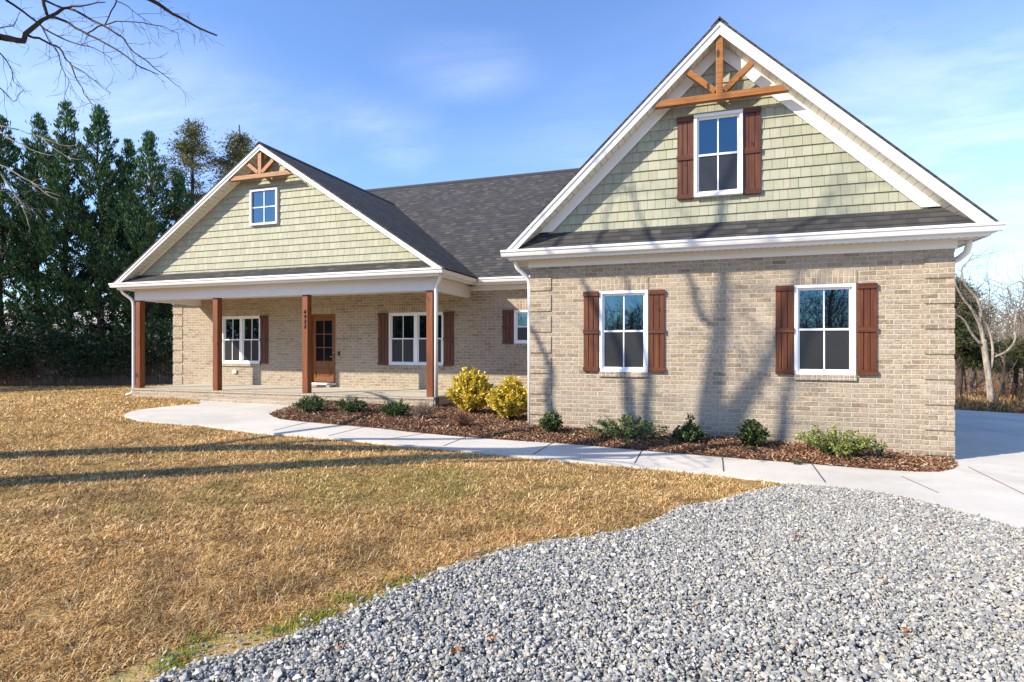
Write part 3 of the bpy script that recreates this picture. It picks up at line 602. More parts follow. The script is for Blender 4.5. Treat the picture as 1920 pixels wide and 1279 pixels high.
X, Y = scatter(gravel_poly, 7000, (-3, 6.2, 1.3, 7)); n = len(X)
# thin out towards the lawn so the edge is ragged
e = np.array(gravel_edge); dd = np.min(np.hypot(X[:, None]-e[None, :, 0], Y[:, None]-e[None, :, 1]), 1)
X2, Y2 = scatter(sand_poly, 420); X = np.concatenate([X, X2]); Y = np.concatenate([Y, Y2]); n = len(X)
sz = rng.lognormal(math.log(.0082), .38, n).clip(.003, .02)
bump = .03*(vnoise(X, Y, .7, 5)-.5)+.03*(vnoise(X, Y, 2.1, 6)-.5); bump[n-len(X2):] = -.012
edge_t = np.ones(n)
Z = ground(X, Y)+.012+.02*rng.random(n)+bump*.7+.006
sc_ = pal([(160,157,150), (147,145,140), (170,166,158), (136,135,131), (180,176,166), (160,157,150), (124,126,127), (172,162,142), (196,192,184), (148,149,144), (138,139,137)], n, .08)
stones('gravel', X, Y, Z, sz, sc_)

# dry lawn
def blades(X, Y, ln, wd, cols, up=.38, z0=0):
    n = len(X); az = rng.uniform(0, 2*math.pi, n); tilt = rng.normal(up, .35, n).clip(.06, 1.4)
    D = np.stack([np.cos(az)*np.cos(tilt), np.sin(az)*np.cos(tilt), np.sin(tilt)], 1); a = np.stack([-np.sin(az), np.cos(az), np.zeros(n)], 1)*(wd/2)[:, None]
    P = np.stack([X, Y, ground(X, Y)+z0], 1); M = P+D*(ln*.55)[:, None]; D2 = D.copy(); D2[:, 2] = D2[:, 2]*.25-.1; T = M+D2*(ln*.5)[:, None]
    V = np.stack([P-a, P+a, M+a*.8, M-a*.8, T], 1).reshape(-1, 3); b = 5*np.arange(n)[:, None]
    return V, b+np.array([[0, 1, 2, 3]]), b+np.array([[3, 2, 4]]), np.repeat(cols, 5, 0)
lawn_poly = [(-34, 13)]+[(-34, -2), (-2.6, -.6), (-1.9, 1.5)]+sand_poly[:11][::-1]+gravel_edge[:8][::-1]+walk_front[::-1][1:]+gpts([(243,772),(262,768),(300,763.5),(335,760),(375,757.5)])+[(-11.26, 10.45), (-13.52, 10.45), (-13.52, 12.38), (-14.4, 12.4), (-14.4, 22), (-24, 22)]
def lawncol(X, Y, n):
    c = pal([(208,174,112), (224,196,142), (188,150,92), (214,182,124), (168,128,76), (234,212,166), (140,102,60), (106,76,48)], n, .13)
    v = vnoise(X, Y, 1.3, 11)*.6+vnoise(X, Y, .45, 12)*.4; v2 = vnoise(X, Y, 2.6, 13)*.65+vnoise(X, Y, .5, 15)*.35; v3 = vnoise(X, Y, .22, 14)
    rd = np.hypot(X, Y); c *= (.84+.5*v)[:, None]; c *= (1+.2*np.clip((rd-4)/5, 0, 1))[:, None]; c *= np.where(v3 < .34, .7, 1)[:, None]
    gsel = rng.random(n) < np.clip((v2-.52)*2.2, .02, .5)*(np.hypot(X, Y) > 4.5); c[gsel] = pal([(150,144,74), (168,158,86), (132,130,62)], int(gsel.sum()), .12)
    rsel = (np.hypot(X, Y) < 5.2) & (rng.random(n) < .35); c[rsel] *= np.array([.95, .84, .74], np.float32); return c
Vs, Q, T_, C_ = [], [], [], []; nv = 0
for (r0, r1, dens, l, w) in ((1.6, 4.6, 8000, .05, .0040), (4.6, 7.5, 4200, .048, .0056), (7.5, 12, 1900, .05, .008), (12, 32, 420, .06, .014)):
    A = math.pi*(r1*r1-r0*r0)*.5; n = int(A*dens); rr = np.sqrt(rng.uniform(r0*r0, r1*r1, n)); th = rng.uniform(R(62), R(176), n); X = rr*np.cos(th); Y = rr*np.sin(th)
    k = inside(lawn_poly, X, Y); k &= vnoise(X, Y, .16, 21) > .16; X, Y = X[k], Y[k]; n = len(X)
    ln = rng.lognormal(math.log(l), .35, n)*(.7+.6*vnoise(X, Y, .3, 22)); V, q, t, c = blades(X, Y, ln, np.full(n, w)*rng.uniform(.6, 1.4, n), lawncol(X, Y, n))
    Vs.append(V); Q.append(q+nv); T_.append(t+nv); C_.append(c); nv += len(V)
# green tufts along the gravel edge
for px, py, nn in ((1075,1018,90), (1120,1008,40), (770,1092,160), (735,1100,90), (690,1125,120), (640,1128,160), (600,1160,200), (560,1172,160), (520,1190,140), (375,1205,120), (345,1235,160), (310,1260,120), (1200,990,60), (1150,1000,60), (905,1038,50), (1335,935,40)):
    p = on_ground(px, py); X = p[0]+rng.normal(0, .055, nn); Y = p[1]+rng.normal(0, .04, nn); V, q, t, c = blades(X, Y, rng.uniform(.02, .05, nn), np.full(nn, .004), pal([(120,140,42), (146,158,58), (166,160,70), (104,124,40)], nn), .8, .012)
    Vs.append(V); Q.append(q+nv); T_.append(t+nv); C_.append(c); nv += len(V)
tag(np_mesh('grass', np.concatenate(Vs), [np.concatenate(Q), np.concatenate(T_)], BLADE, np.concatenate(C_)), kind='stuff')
# bark mulch
X, Y = scatter(mulch_poly, 3600); n = len(X); Z = mulch_z(X, Y)+.004+.014*rng.random(n)
D = rng.normal(size=(n, 3)); D[:, 2] *= .45; V, F = cards(np.stack([X, Y, Z], 1), D, rng.lognormal(math.log(.036), .4, n), rng.uniform(.008, .018, n), .12)
tag(np_mesh('mulch_chips', V, F, CHIP, np.repeat(pal([(136,96,68), (160,120,90), (108,74,54), (80,57,44), (178,144,114), (146,102,70), (190,164,138), (64,47,39), (96,70,54)], n), 4, 0)), kind='stuff')
# fallen leaves
pts = [on_ground(*p) for p in ((973,1012),(205,996),(355,1250),(205,1210),(920,1205),(958,1215),(860,1240),(1545,953),(1510,952),(1590,962),(1305,1150),(1380,1150),(1500,1015),(700,1110),(640,1235),(1800,1225),(1705,1200),(1100,1180),(340,1250),(1215,1060),(900,1060),(1000,1040),(270,905),(120,1090),(520,930),(760,1190),(1660,1100),(1850,1150),(1420,1240),(90,1240))]
P = np.array(pts[::2]); P[:, 2] += .035; n = len(P); P = np.repeat(P, 4, 0)+rng.normal(0, .012, (4*n, 3)); D = rng.normal(size=(4*n, 3)); D[:, 2] *= .3
V, F = cards(P, D, rng.uniform(.025, .05, 4*n), rng.uniform(.015, .03, 4*n), .15); tag(np_mesh('fallen_leaves', V, F, LEAF, np.repeat(pal([(140,96,62), (160,112,74), (120,80,52), (176,130,90)], 4*n), 4, 0)), kind='stuff')

# ------------------------------------------------------------------ shrubs in the bed
def on_mulch(px, py):
    r = ray(px, py); z = .1
    for _ in range(14): P = r*((z-CZ)/r[2]); P[1] = min(P[1], MY-.3); z = float(mulch_z(P[0], P[1]))
    return np.array([P[0], P[1], z])
def shrub(name, px, py, label, cat, group, h, r, stems, leaves, ll, lw, colors, spread=.5, droop=.0, stemcol=BARKC, loc=None, two=False, mat=None):
    p = on_mulch(px, py) if loc is None else np.array(loc, float)
    t = empty(name, p, label, cat, group); st = MB(); P, D, Cc = [], [], []
    for i in range(stems):
        az = rng.uniform(0, 2*math.pi); u = rng.random()**.5*spread; k = rng.uniform(.72, 1.05)
        end = np.array([math.cos(az)*u*r/spread*1.0, math.sin(az)*u*r/spread, h*k*(1-.55*(u/spread)**2)]); midp = end*np.array([.42, .42, .58]); base_ = np.array([math.cos(az), math.sin(az), 0])*(.03 if stems > 12 else .002)
        q = [p+base_+np.array([0, 0, -.03]), p+midp, p+end+np.array([0, 0, -droop*u])]; st.tube(q, [.008, .005, .002], 4, False)
        m = leaves; tt = rng.uniform(.22, 1.03, m)**.8; b = ((1-tt)**2)[:, None]*q[0]+(2*tt*(1-tt))[:, None]*q[1]+(tt**2)[:, None]*q[2]
        ax = (q[2]-q[1])/np.linalg.norm(q[2]-q[1]); dd = rng.normal(size=(m, 3))+ax*(1.1 if two else .5)+np.array([0, 0, .25]); P.append(b+rng.normal(0, .012, (m, 3))); D.append(dd)
    P = np.concatenate(P); D = np.concatenate(D); n = len(P); V, F = cards(P, D, rng.uniform(.7, 1.3, n)*ll, rng.uniform(.7, 1.3, n)*lw, .1)
    if h > .1: st.build('stem', stemcol, t, fix=False)
    np_mesh('foliage', V, F, mat or LEAF, np.repeat(pal(colors, n, .15), 4, 0), t); return t
GOLD = [(230,200,60), (240,216,92), (214,184,50), (194,174,58), (152,146,48), (236,212,112), (168,148,42)]
shrub('golden_shrub', 884, 776, 'taller golden yellow shrub beside the porch corner downspout', 'shrub', 'golden shrubs', .86, .47, 130, 84, .06, .034, GOLD, .66)
shrub('golden_shrub', 955, 788, 'lower golden yellow shrub against the garage corner', 'shrub', 'golden shrubs', .76, .40, 115, 80, .06, .034, GOLD, .66)
HOLLY = [(44,62,28), (58,78,34), (36,50,26), (80,98,48), (98,112,60)]
for px, py, lab, h, r in ((1034,811,'small rounded dark green bush at the foot of the garage corner quoins',.34,.17), (1291,829,'dark green bush with a sprout on top, between the two garage windows', .25, .24), (1412,836,'dark green upright bush below the shutter left of the right garage window', .36, .23)):
    shrub('boxwood_bush', px, py, lab, 'bush', 'dark green bushes along the garage', h, r, 64, 34, .038, .026, HOLLY, .6)
p = on_mulch(1293, 829); top = [o for o in bpy.data.objects if o.get('label', '').startswith('dark green bush with')][0]
m = 110; P = p+np.array([0, 0, .2])+np.stack([rng.normal(0, .025, m), rng.normal(0, .025, m), rng.uniform(0, .2, m)], 1); V, F = cards(P, rng.normal(size=(m, 3))+np.array([0, 0, .4]), rng.uniform(.03, .05, m), rng.uniform(.02, .03, m), .1)
np_mesh('sprout', V, F, LEAF, np.repeat(pal(HOLLY, m, .15), 4, 0), top)
YEW = [(50,72,36), (66,90,44), (40,58,32), (92,112,60), (120,134,84)]
for px, py, lab in ((583,771,'dark feathery evergreen nearest the walkway tip of the mulch bed'), (657,774,'dark feathery evergreen, middle one below the porch floor'), (743,781,'dark feathery evergreen beside the dead grass clump at the porch corner')):
    shrub('evergreen_shrub', px, py, lab, 'shrub', 'evergreens below the porch', .28, .32, 36, 44, .06, .016, YEW, .85, .0, two=True)
JUN = [(76,102,48), (98,122,58), (132,148,78), (58,80,40), (160,168,96)]
shrub('spreading_shrub', 1172, 824, 'spreading shrub with arching dark sprays below the left garage window', 'shrub', 'spreading shrubs along the garage', .36, .6, 44, 52, .045, .017, [(60,86,42), (78,104,52), (104,126,66), (48,68,36), (140,152,90)], .95, .0, two=True)
shrub('spreading_shrub', 1570, 853, 'yellow green spreading shrub below the right garage window', 'shrub', 'spreading shrubs along the garage', .38, .55, 56, 50, .04, .02, [(120,134,58), (150,156,74), (98,116,50), (170,172,92), (84,100,48)], .9, .0)
shrub('seedling', 1645, 862, 'tiny dark leafed seedling right of the yellow green shrub', 'plant', None, .2, .12, 6, 6, .06, .03, [(50,58,52), (70,76,66), (38,44,40)], .8)
shrub('seedling', 1078, 817, 'tiny grey seedling on the mulch beside the garage wall', 'plant', None, .13, .05, 4, 7, .05, .022, [(110,104,92), (90,84,76)], .5)
DEAD = [(150,120,92), (176,146,112), (120,92,72), (192,166,134)]
shrub('dead_grass', 796, 786, 'dry straw coloured grass clump in front of the porch corner', 'grass clump', 'dead grass clumps in the bed', .36, .26, 90, 5, .09, .004, DEAD, .7, mat=BLADE, stemcol=BARKM)
shrub('dead_grass', 868, 800, 'reddish brown dead grass clump below the golden shrubs', 'grass clump', 'dead grass clumps in the bed', .26, .2, 70, 5, .07, .004, [(150,92,66), (126,74,54), (176,120,88)], .7, mat=BLADE, stemcol=BARKC)
p = on_ground(1494, 875); shrub('leaf_clump', 0, 0, 'small grey green leaf clump lying on the pale walkway', 'leaf clump', None, .03, .05, 10, 6, .035, .02, [(110,108,70), (80,84,52)], .9, loc=(p[0], p[1], p[2]+.04))

# ------------------------------------------------------------------ bare trees
def unit(v): v = np.asarray(v, float); return v/(np.linalg.norm(v)+1e-9)
def twig(mb, p, d, L, r, depth, kids=3, bendz=.05, n=3, minr=.0018):
    seg = 4; pts = [np.array(p)]; rad = [r]; d = unit(d)
    for i in range(seg):
        d = unit(d+rng.normal(0, .14, 3)+np.array([0, 0, bendz])); pts.append(pts[-1]+d*L/seg); rad.append(max(r*(1-.8*(i+1)/seg), minr))
    mb.tube(pts, rad, n if r < .02 else 5, False)
    if depth > 0:
        for k in range(kids):
            i = rng.integers(1, seg+1); ax = unit(np.cross(d, rng.normal(size=3))); a = rng.uniform(.4, .95); nd = unit(pts[i]-pts[i-1])*math.cos(a)+ax*math.sin(a)
            twig(mb, pts[i], nd, L*rng.uniform(.45, .75), max(rad[i]*.75, minr), depth-1, kids, bendz, n, minr)
def smooth(pts, k=3):
    P = [np.array(p, float) for p in pts]; out = []
    for i in range(len(P)-1):
        p0, p1, p2, p3 = P[max(i-1, 0)], P[i], P[i+1], P[min(i+2, len(P)-1)]
        for j in range(k):
            t = j/k; out.append(.5*((2*p1)+(p2-p0)*t+(2*p0-5*p1+4*p2-p3)*t*t+(3*p1-p0-3*p2+p3)*t**3))
    return out+[P[-1]]
def limb(mb, pts, r0, r1, n=8, k=3, jit=.0):
    P = smooth(pts, k); m = len(P); P = [p+rng.normal(0, jit, 3) if 0 < i < m-1 else p for i, p in enumerate(P)]
    mb.tube(P, [r0+(r1-r0)*i/(m-1) for i in range(m)], n, True); return P
def sprout(mb, P, every, L, r, depth, kids=3, up=.1, start=0, out=.9, **kw):
    for i in range(start, len(P)-1):
        for _ in range(every if every >= 1 else int(rng.random() < every)):
            t = unit(P[i+1]-P[i]); ax = unit(np.cross(t, rng.normal(size=3))); d = t*rng.uniform(.3, .9)+ax*out+np.array([0, 0, up]); twig(mb, P[i]+(P[i+1]-P[i])*rng.random(), d, L*rng.uniform(.6, 1.3), r, depth, kids, **kw)

# trees standing just outside the left edge; their shadows fall over the lawn and onto the garage
def wallpt(px, py): return atY(px, py, GY)
def cast(base, S_, back=0.0):                            # the point on the tree whose shadow falls at S_
    s = float((np.array(S_[:2])-np.array(base[:2]))@LH)+back; return np.array([S_[0]-LH[0]*s, S_[1]-LH[1]*s, S_[2]+LDROP*s])
def gz(px, py): p = on_ground(px, py); return p
Z6 = lambda l: [wallpt(1000+x/2.906, 420+y/2.906) for x, y in l]
p0 = gz(0, 905); baseB = p0[:2]-LH*3.4; baseB = np.array([*baseB, ground(*baseB)-.05])
p1 = gz(0, 855); baseA = p1[:2]-LH*3.0; baseA = np.array([*baseA, ground(*baseA)-.05])
tB = empty('bare_tree', baseB, 'dark barked bare tree whose twigs hang in from the upper left corner', 'tree', 'bare trees beyond the left edge')
tA = empty('bare_tree', baseA, 'bare tree with pale drooping branch tips in front of the cypresses at far left', 'tree', 'bare trees beyond the left edge')
mb = MB(); tw = MB()
fork = gz(1180, 847)
tr = [baseB]+[cast(baseB, q, 0) for q in (p0, gz(350, 886), gz(719, 863), gz(943, 853))]+[cast(baseB, fork)]
limb(mb, tr, .25, .17, 10)
m1 = [tr[-1], cast(baseB, gz(1290, 836))]+[cast(baseB, q, -.02*i) for i, q in enumerate(Z6([(962,1170),(958,1050),(985,850),(1003,700),(1022,560),(1032,400),(1033,270)]))]
m1 += [cast(baseB, (.25, GY, 3.6)), cast(baseB, (.5, GY, 4.3)), cast(baseB, (.62, GY, 5.4))]; P1 = limb(mb, m1, .165, .015, 8)
m2 = [tr[-1]]+[cast(baseB, q, .1*i) for i, q in enumerate(Z6([(1062,1180),(1092,1050),(1150,950),(1222,850),(1290,720),(1335,600)]))]+[cast(baseB, (1.4, GY, 2.9)), cast(baseB, (1.9, GY, 4.2), .6)]; P2 = limb(mb, m2, .15, .006, 8)
m3 = [m1[6], *[cast(baseB, q, -.1*i) for i, q in enumerate(Z6([(930,520),(880,400),(845,280)]))], cast(baseB, (-.9, GY, 3.4)), cast(baseB, (-1.1, GY, 4.2))]; P3 = limb(mb, m3, .07, .012, 6)
m4 = [tr[-2], cast(baseB, gz(1180, 858), .4)]+[cast(baseB, q, .5) for q in Z6([(1345,1200),(1368,1000),(1385,900)])]+[cast(baseB, (1.5, GY, 2.2), .9), cast(baseB, (1.9, GY, 3.4), 1.2)]; P4 = limb(mb, m4, .1, .012, 6)
for P, L in ((P1, .95), (P2, .95), (P3, .8), (P4, .8)): sprout(tw, P, .55, L, .014, 2, 3, .15, len(P)//3)
mbA = MB(); twA = MB(); trA = [baseA]+[cast(baseA, q) for q in (p1, gz(260, 845), gz(480, 839), gz(656, 841), gz(760, 842))]
limb(mbA, trA, .27, .16, 10); f = trA[-1]
q1 = [f, cast(baseA, gz(900, 846)), cast(baseA, gz(1080, 842))]+[cast(baseA, q, .1*i) for i, q in enumerate(Z6([(545,1080),(520,950),(508,830),(455,660),(380,520),(300,360),(258,285)]))]+[cast(baseA, (-2.1, GY, 3.3)), cast(baseA, (-2.2, GY, 4.2))]; Q1 = limb(mbA, q1, .105, .014, 8)
q2 = [cast(baseA, gz(1000, 844)), *[cast(baseA, q, -.12*i) for i, q in enumerate(Z6([(618,1060),(630,900),(628,780),(560,560),(520,330)]))], cast(baseA, (-1.5, GY, 3.5)), cast(baseA, (-1.0, GY, 4.4))]; Q2 = limb(mbA, q2, .075, .012, 6)
q3 = [trA[-3], cast(baseA, gz(600, 827)), cast(baseA, gz(900, 826))]+[cast(baseA, q) for q in Z6([(95,1010),(86,900),(100,800),(62,700),(12,600),(-40,520)])]+[cast(baseA, (-3.1, GY, 3.0), .3), cast(baseA, (-3.2, GY, 4.5), .3)]; Q3 = limb(mbA, q3, .085, .012, 6)
for P, L in ((Q1, .8), (Q2, .7), (Q3, .5)): sprout(twA, P, .3, L, .013, 2, 3, .15, len(P)//3)
# overhanging branches, upper left
O = lambda l, dp: [at_depth(x/4.571, y/4.571, dp+.25*math.sin(x*.004)) for x, y in l]
st0 = tr[0]+(tr[1]-tr[0])*1.0; root = np.array([baseB[0], baseB[1], 4.2])
D0 = 4.8
OV = [([(0,315),(90,335),(200,345),(220,290),(330,205),(410,150),(550,75),(620,60),(750,40),(900,20)], .030, .004, D0), ([(430,150),(540,172),(640,235),(750,295),(900,370),(1100,500),(1200,570),(1360,640)], .0125, .003, D0), ([(590,75),(700,120),(880,215),(1000,290),(1070,340),(1120,420),(1200,480),(1330,580),(1450,680),(1540,745)], .011, .002, D0+.2),
 ([(890,215),(1000,185),(1150,185),(1300,210),(1400,235),(1530,285)], .006, .002, D0+.2), ([(50,0),(200,100),(330,200),(440,280),(560,340),(700,385),(800,410),(960,505)], .011, .002, D0-.2), ([(240,305),(340,330),(440,385),(510,410),(550,480),(600,550),(650,660),(700,760),(745,840),(810,910)], .011, .002, D0), ([(360,235),(420,345),(500,460),(520,560),(570,650),(590,700),(570,780)], .006, .0015, D0-.2),
 ([(600,550),(720,620),(800,680),(950,800)], .006, .0015, D0), ([(370,-60),(375,40),(405,130)], .017, .013, D0), ([(330,-60),(400,10),(540,70)], .013, .008, D0+.2), ([(1150,-70),(1290,0),(1400,60),(1480,115),(1600,180),(1700,235),(1860,305)], .019, .007, D0+.3), ([(1000,10),(950,100),(900,210)], .006, .005, D0+.2), ([(1000,10),(1090,50),(1180,130),(1280,190)], .005, .0015, D0+.2),
 ([(-60,380),(0,450),(60,530),(100,600),(120,700),(220,790)], .006, .0015, D0-.4), ([(-60,700),(0,750),(60,820),(120,880)], .006, .0015, D0-.4), ([(-60,245),(0,235),(100,215),(150,160)], .006, .0025, D0-.4), ([(880,215),(800,260),(740,290)], .006, .006, D0+.1)]
for l, r0, r1, dp in OV:
    P = limb(mb, O(l, dp), r0*.95, r1*1.0, 6, 2, .003); sprout(tw, P, .4 if r0 > .02 else .8, .17, .0023, 1, 2, -.08, 2, .7, bendz=-.04, minr=.0011)
limb(mb, [np.array([baseB[0], baseB[1], 3.0])+np.array([0, 0, .2]), (np.array([baseB[0], baseB[1], 4.0])+at_depth(-160, 120, D0))/2, at_depth(-160, 95, D0), at_depth(-70, 72, D0), O([(0, 315)], D0)[0]], .06, .028, 8)
top0 = at_depth(30, -170, D0); limb(mb, [at_depth(-160, 95, D0), at_depth(-60, -60, D0), top0, at_depth(90, -200, D0)], .05, .02, 8)
for tgt in ((50, 0), (370, -60), (330, -60), (1150, -70)): a = O([tgt], D0)[0]; limb(mb, [top0, (top0+a)/2+np.array([0, 0, .15]), a], .02, .013, 6)
a = O([(1000, 10)], D0+.2)[0]; limb(mb, [at_depth(90, -200, D0), at_depth(170, -70, D0), a], .018, .006, 6)
for y in (245, 380, 700): limb(mb, [at_depth(-160, 95, D0), at_depth(-60, y/4.571, D0-.2), O([(-60, y)], D0-.4)[0]], .02, .006, 6)
mb.build('trunk', BARKD, tB, True, fix=False); tw.build('crown', BARKD, tB, fix=False)
# pale tips lower down at the left
PT = lambda l, dp: [at_depth(x/4.919, 200+y/4.919, dp) for x, y in l]
for l, r0, r1 in (([(-80,540),(0,605),(60,680),(140,810),(230,920),(250,950)], .022, .007), ([(212,905),(240,1010),(280,1135)], .009, .006), ([(140,810),(150,860),(155,910)], .008, .005), ([(-60,520),(60,560),(140,615),(280,690),(400,780),(470,830),(560,852)], .014, .005), ([(280,690),(320,760),(330,790)], .006, .003), ([(280,690),(400,740),(490,770)], .007, .003), ([(-40,200),(110,305),(220,360),(330,410),(450,450),(525,455)], .012, .004), ([(180,215),(330,270),(420,300),(560,350),(650,365),(720,350)], .010, .004), ([(410,310),(480,370),(570,430),(660,475),(760,488)], .009, .004), ([(420,785),(500,800),(570,830)], .006, .003), ([(-30,730),(0,725),(40,700)], .006, .003), ([(-60,778),(0,780),(60,776)], .006, .003)):
    P = limb(mbA, PT(l, 10.0), r0, r1, 6, 2, .006); sprout(twA, P, .35, .28, .005, 1, 2, -.05, 1, .7, bendz=-.02, minr=.002)
J = at_depth(-130, 250, 10.0); limb(mbA, [trA[0]+np.array([0, 0, 3.2]), (trA[0]+np.array([0, 0, 5.2])+J)/2, J], .075, .03, 8)
for tgt in ((-80,540), (-60,520), (-40,200), (180,215), (-30,730), (-60,778)): a = PT([tgt], 10.0)[0]; limb(mbA, [J, (J+a)/2+np.array([0, 0, .15]), a], .022, .010, 6)
mbA.build('trunk', BARKP, tA, True, fix=False); twA.build('crown', BARKP, tA, fix=False)

# ------------------------------------------------------------------ evergreens at the left
def cypress(px, py_top, dep, Rm, label, cards_n=24000, zmin=.7, group='cypress row behind the fence', palette=None, seed=0, name='cypress_tree', gap=.12, bare=3.2, lift=1.5):
    top = at_depth(px, py_top, dep); b = np.array([top[0], top[1], float(ground(top[0], top[1]))]); H = top[2]-b[2]
    t = empty(name, b, label, 'tree', group); mb = MB(); ph = rng.uniform(0, 6)
    tp = [b+np.array([.06*math.sin(z*1.3+ph), .06*math.cos(z*1.1+ph), z]) for z in np.linspace(0, H*.96, 14)]; mb.tube(tp, [.17*(1-i/14)+.012 for i in range(14)], 8)
    P, D, LL, Cc = [], [], [], []; pal_ = palette or [(50,84,54), (62,98,60), (40,68,50), (80,112,64), (104,126,70), (44,76,58)]
    nl = int(H*15)
    for i in range(nl):
        zt = zmin+.5+(H-zmin-.5)*rng.random()**.92; u = (H-zt)/H; Rz = min(.06+.40*(H-zt), Rm*1.05)*rng.uniform(.55, 1.12)*(1 if zt > bare else .8)
        az = rng.uniform(0, 2*math.pi); rise = Rz*(.35+.75*(1-u)**2)+.05; z = max(zt-rise, .3)
        a = b+np.array([0, 0, z]); e = b+np.array([math.cos(az)*Rz, math.sin(az)*Rz, zt]); mid = a+(e-a)*.55+np.array([0, 0, -.16*Rz])
        if z < H*.9: mb.tube([a, mid, e], [.028, .016, .006], 4, False)
        if z < bare and rng.random() < gap: continue
        m = int(cards_n/nl*(.22+1.25*min(1, Rz/Rm))); tt = 1-rng.random(m)**1.6*.75; q = ((1-tt)**2)[:, None]*a+(2*tt*(1-tt))[:, None]*mid+(tt**2)[:, None]*e
        sp = .035+.20*(1.03-tt); q = q+rng.normal(size=(m, 3))*sp[:, None]*np.array([.8, .8, .55]); ax = unit(e-mid); dd = rng.normal(0, .38, (m, 3))+ax*.9+np.array([0, 0, .55]); P.append(q); D.append(dd)
        shade = rng.uniform(.7, 1.3); Cc.append(pal(pal_, m, .14)*shade*(1+1.5*np.clip(z/H-.66, 0, 1)))  # random tone per limb; upper sprays brightened in colour to look sunlit
    # leader tips
    for k in range(1):
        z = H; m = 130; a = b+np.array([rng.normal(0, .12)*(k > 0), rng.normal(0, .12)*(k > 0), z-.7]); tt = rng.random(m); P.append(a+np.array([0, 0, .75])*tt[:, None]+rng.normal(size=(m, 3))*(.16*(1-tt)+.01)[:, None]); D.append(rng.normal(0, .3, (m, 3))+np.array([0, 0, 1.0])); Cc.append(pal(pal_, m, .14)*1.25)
    P = np.concatenate(P); D = np.concatenate(D); Cc = np.concatenate(Cc); n = len(P); V, F = cards(P, D, rng.uniform(.10, .26, n), rng.uniform(.03, .07, n), .1)
    mb.build('trunk', BARKC, t, True, fix=False); np_mesh('crown', V, F, NEEDLE, np.repeat(Cc, 4, 0), t); return t
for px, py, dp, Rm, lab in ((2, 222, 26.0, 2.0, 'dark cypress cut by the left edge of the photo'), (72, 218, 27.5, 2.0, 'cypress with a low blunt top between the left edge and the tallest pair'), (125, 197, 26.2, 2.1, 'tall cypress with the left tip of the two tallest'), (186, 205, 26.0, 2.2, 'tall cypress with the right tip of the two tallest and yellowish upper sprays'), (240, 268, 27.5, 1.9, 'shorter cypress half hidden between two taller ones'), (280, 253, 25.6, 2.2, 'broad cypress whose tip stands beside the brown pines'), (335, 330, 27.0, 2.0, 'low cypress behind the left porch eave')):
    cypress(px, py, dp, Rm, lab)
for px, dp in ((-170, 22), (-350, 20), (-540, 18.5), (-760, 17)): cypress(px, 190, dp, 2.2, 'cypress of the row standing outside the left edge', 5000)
def pine(px, py_top, dep, label, Rm, lean=0, palette=None, clumps=44, group='loose brown pines', bare=.45):
    top = at_depth(px, py_top, dep); b = np.array([top[0]+lean, top[1], float(ground(top[0], top[1]))]); H = top[2]-b[2]; t = empty('pine_tree', b, label, 'tree', group); mb = MB()
    tp = [b+np.array([-lean*(z/H)+.15*math.sin(z*.8), .1*math.cos(z), z]) for z in np.linspace(0, H*.97, 14)]; mb.tube(tp, [.16*(1-i/15)+.012 for i in range(14)], 8); P, D = [], []
    for i in range(clumps):
        f = bare+(1-bare)*rng.random(); k = f*12.5; j = min(int(k), 12); a = tp[j]+(tp[j+1]-tp[j])*(k-j); u = 1-f; Rz = Rm*min(1, .1+u*2.6)*rng.uniform(.2, 1.25); az = rng.uniform(0, 6.283); e = a+np.array([math.cos(az)*Rz, math.sin(az)*Rz, Rz*rng.uniform(-.05, .5)])
        mb.tube([a, (a+e)/2+np.array([0, 0, -.08]), e], [.03, .018, .006], 4, False)
        for c in range(3):
            ctr = a+(e-a)*rng.uniform(.6, 1.08)+rng.normal(0, .12, 3); m = 120; P.append(ctr+rng.normal(size=(m, 3))*np.array([.25, .25, .10])); D.append(rng.normal(size=(m, 3))+unit(e-a)*.5+np.array([0, 0, .3]))
    P = np.concatenate(P); D = np.concatenate(D); n = len(P); V, F = cards(P, D, rng.uniform(.1, .24, n), rng.uniform(.025, .055, n)); mb.build('trunk', BARKC, t, True, fix=False)
    np_mesh('crown', V, F, NEEDLE, np.repeat(pal(palette or [(120,114,62), (98,102,56), (78,90,52), (138,126,72), (62,78,48)], n, .15), 4, 0), t); return t
pine(354, 205, 29, 'loose olive brown pine with see-through crown behind the porch gable', 2.3, .7)
pine(450, 218, 30, 'olive brown pine just left of the porch gable peak', 1.9, .2)
# hedge of dark evergreen growth against the fence, the fence, the pale building beyond
A, B = at_depth(-420, 720, 24.0), at_depth(345, 720, 24.2); A[2] = B[2] = 0; fd = unit((B-A)[:2]); fn = np.array([-fd[1], fd[0]]); FL = np.linalg.norm((B-A)[:2])+9
fz = lambda s: float(ground(*(A[:2]+fd*s)))
F_ = empty('board_fence', (A[0], A[1], 0), 'weathered dark board fence in the shade under the cypresses', 'fence'); mb = MB(); s = 0
while s < FL:
    p = A[:2]+fd*s; q = A[:2]+fd*(s+.138+rng.normal(0, .002)); z = fz(s); o = fn*.018; h = 1.72+rng.normal(0, .02)
    c = [p, q, q+o, p+o]; mb.prism([(x[0], x[1], z+.02) for x in c], [(x[0], x[1], z+h) for x in c]); s += .152+(rng.random() < .12)*.03
mb.build('board_panel', FENCEW, F_)
for k in range(0, int(FL), 3):
    p = A[:2]+fd*(k+.5)+fn*.09; m = MB(); m.box(p[0]-.05, p[0]+.05, p[1]-.05, p[1]+.05, fz(k)-.1, fz(k)+1.8); m.build('post', FENCEW, F_)
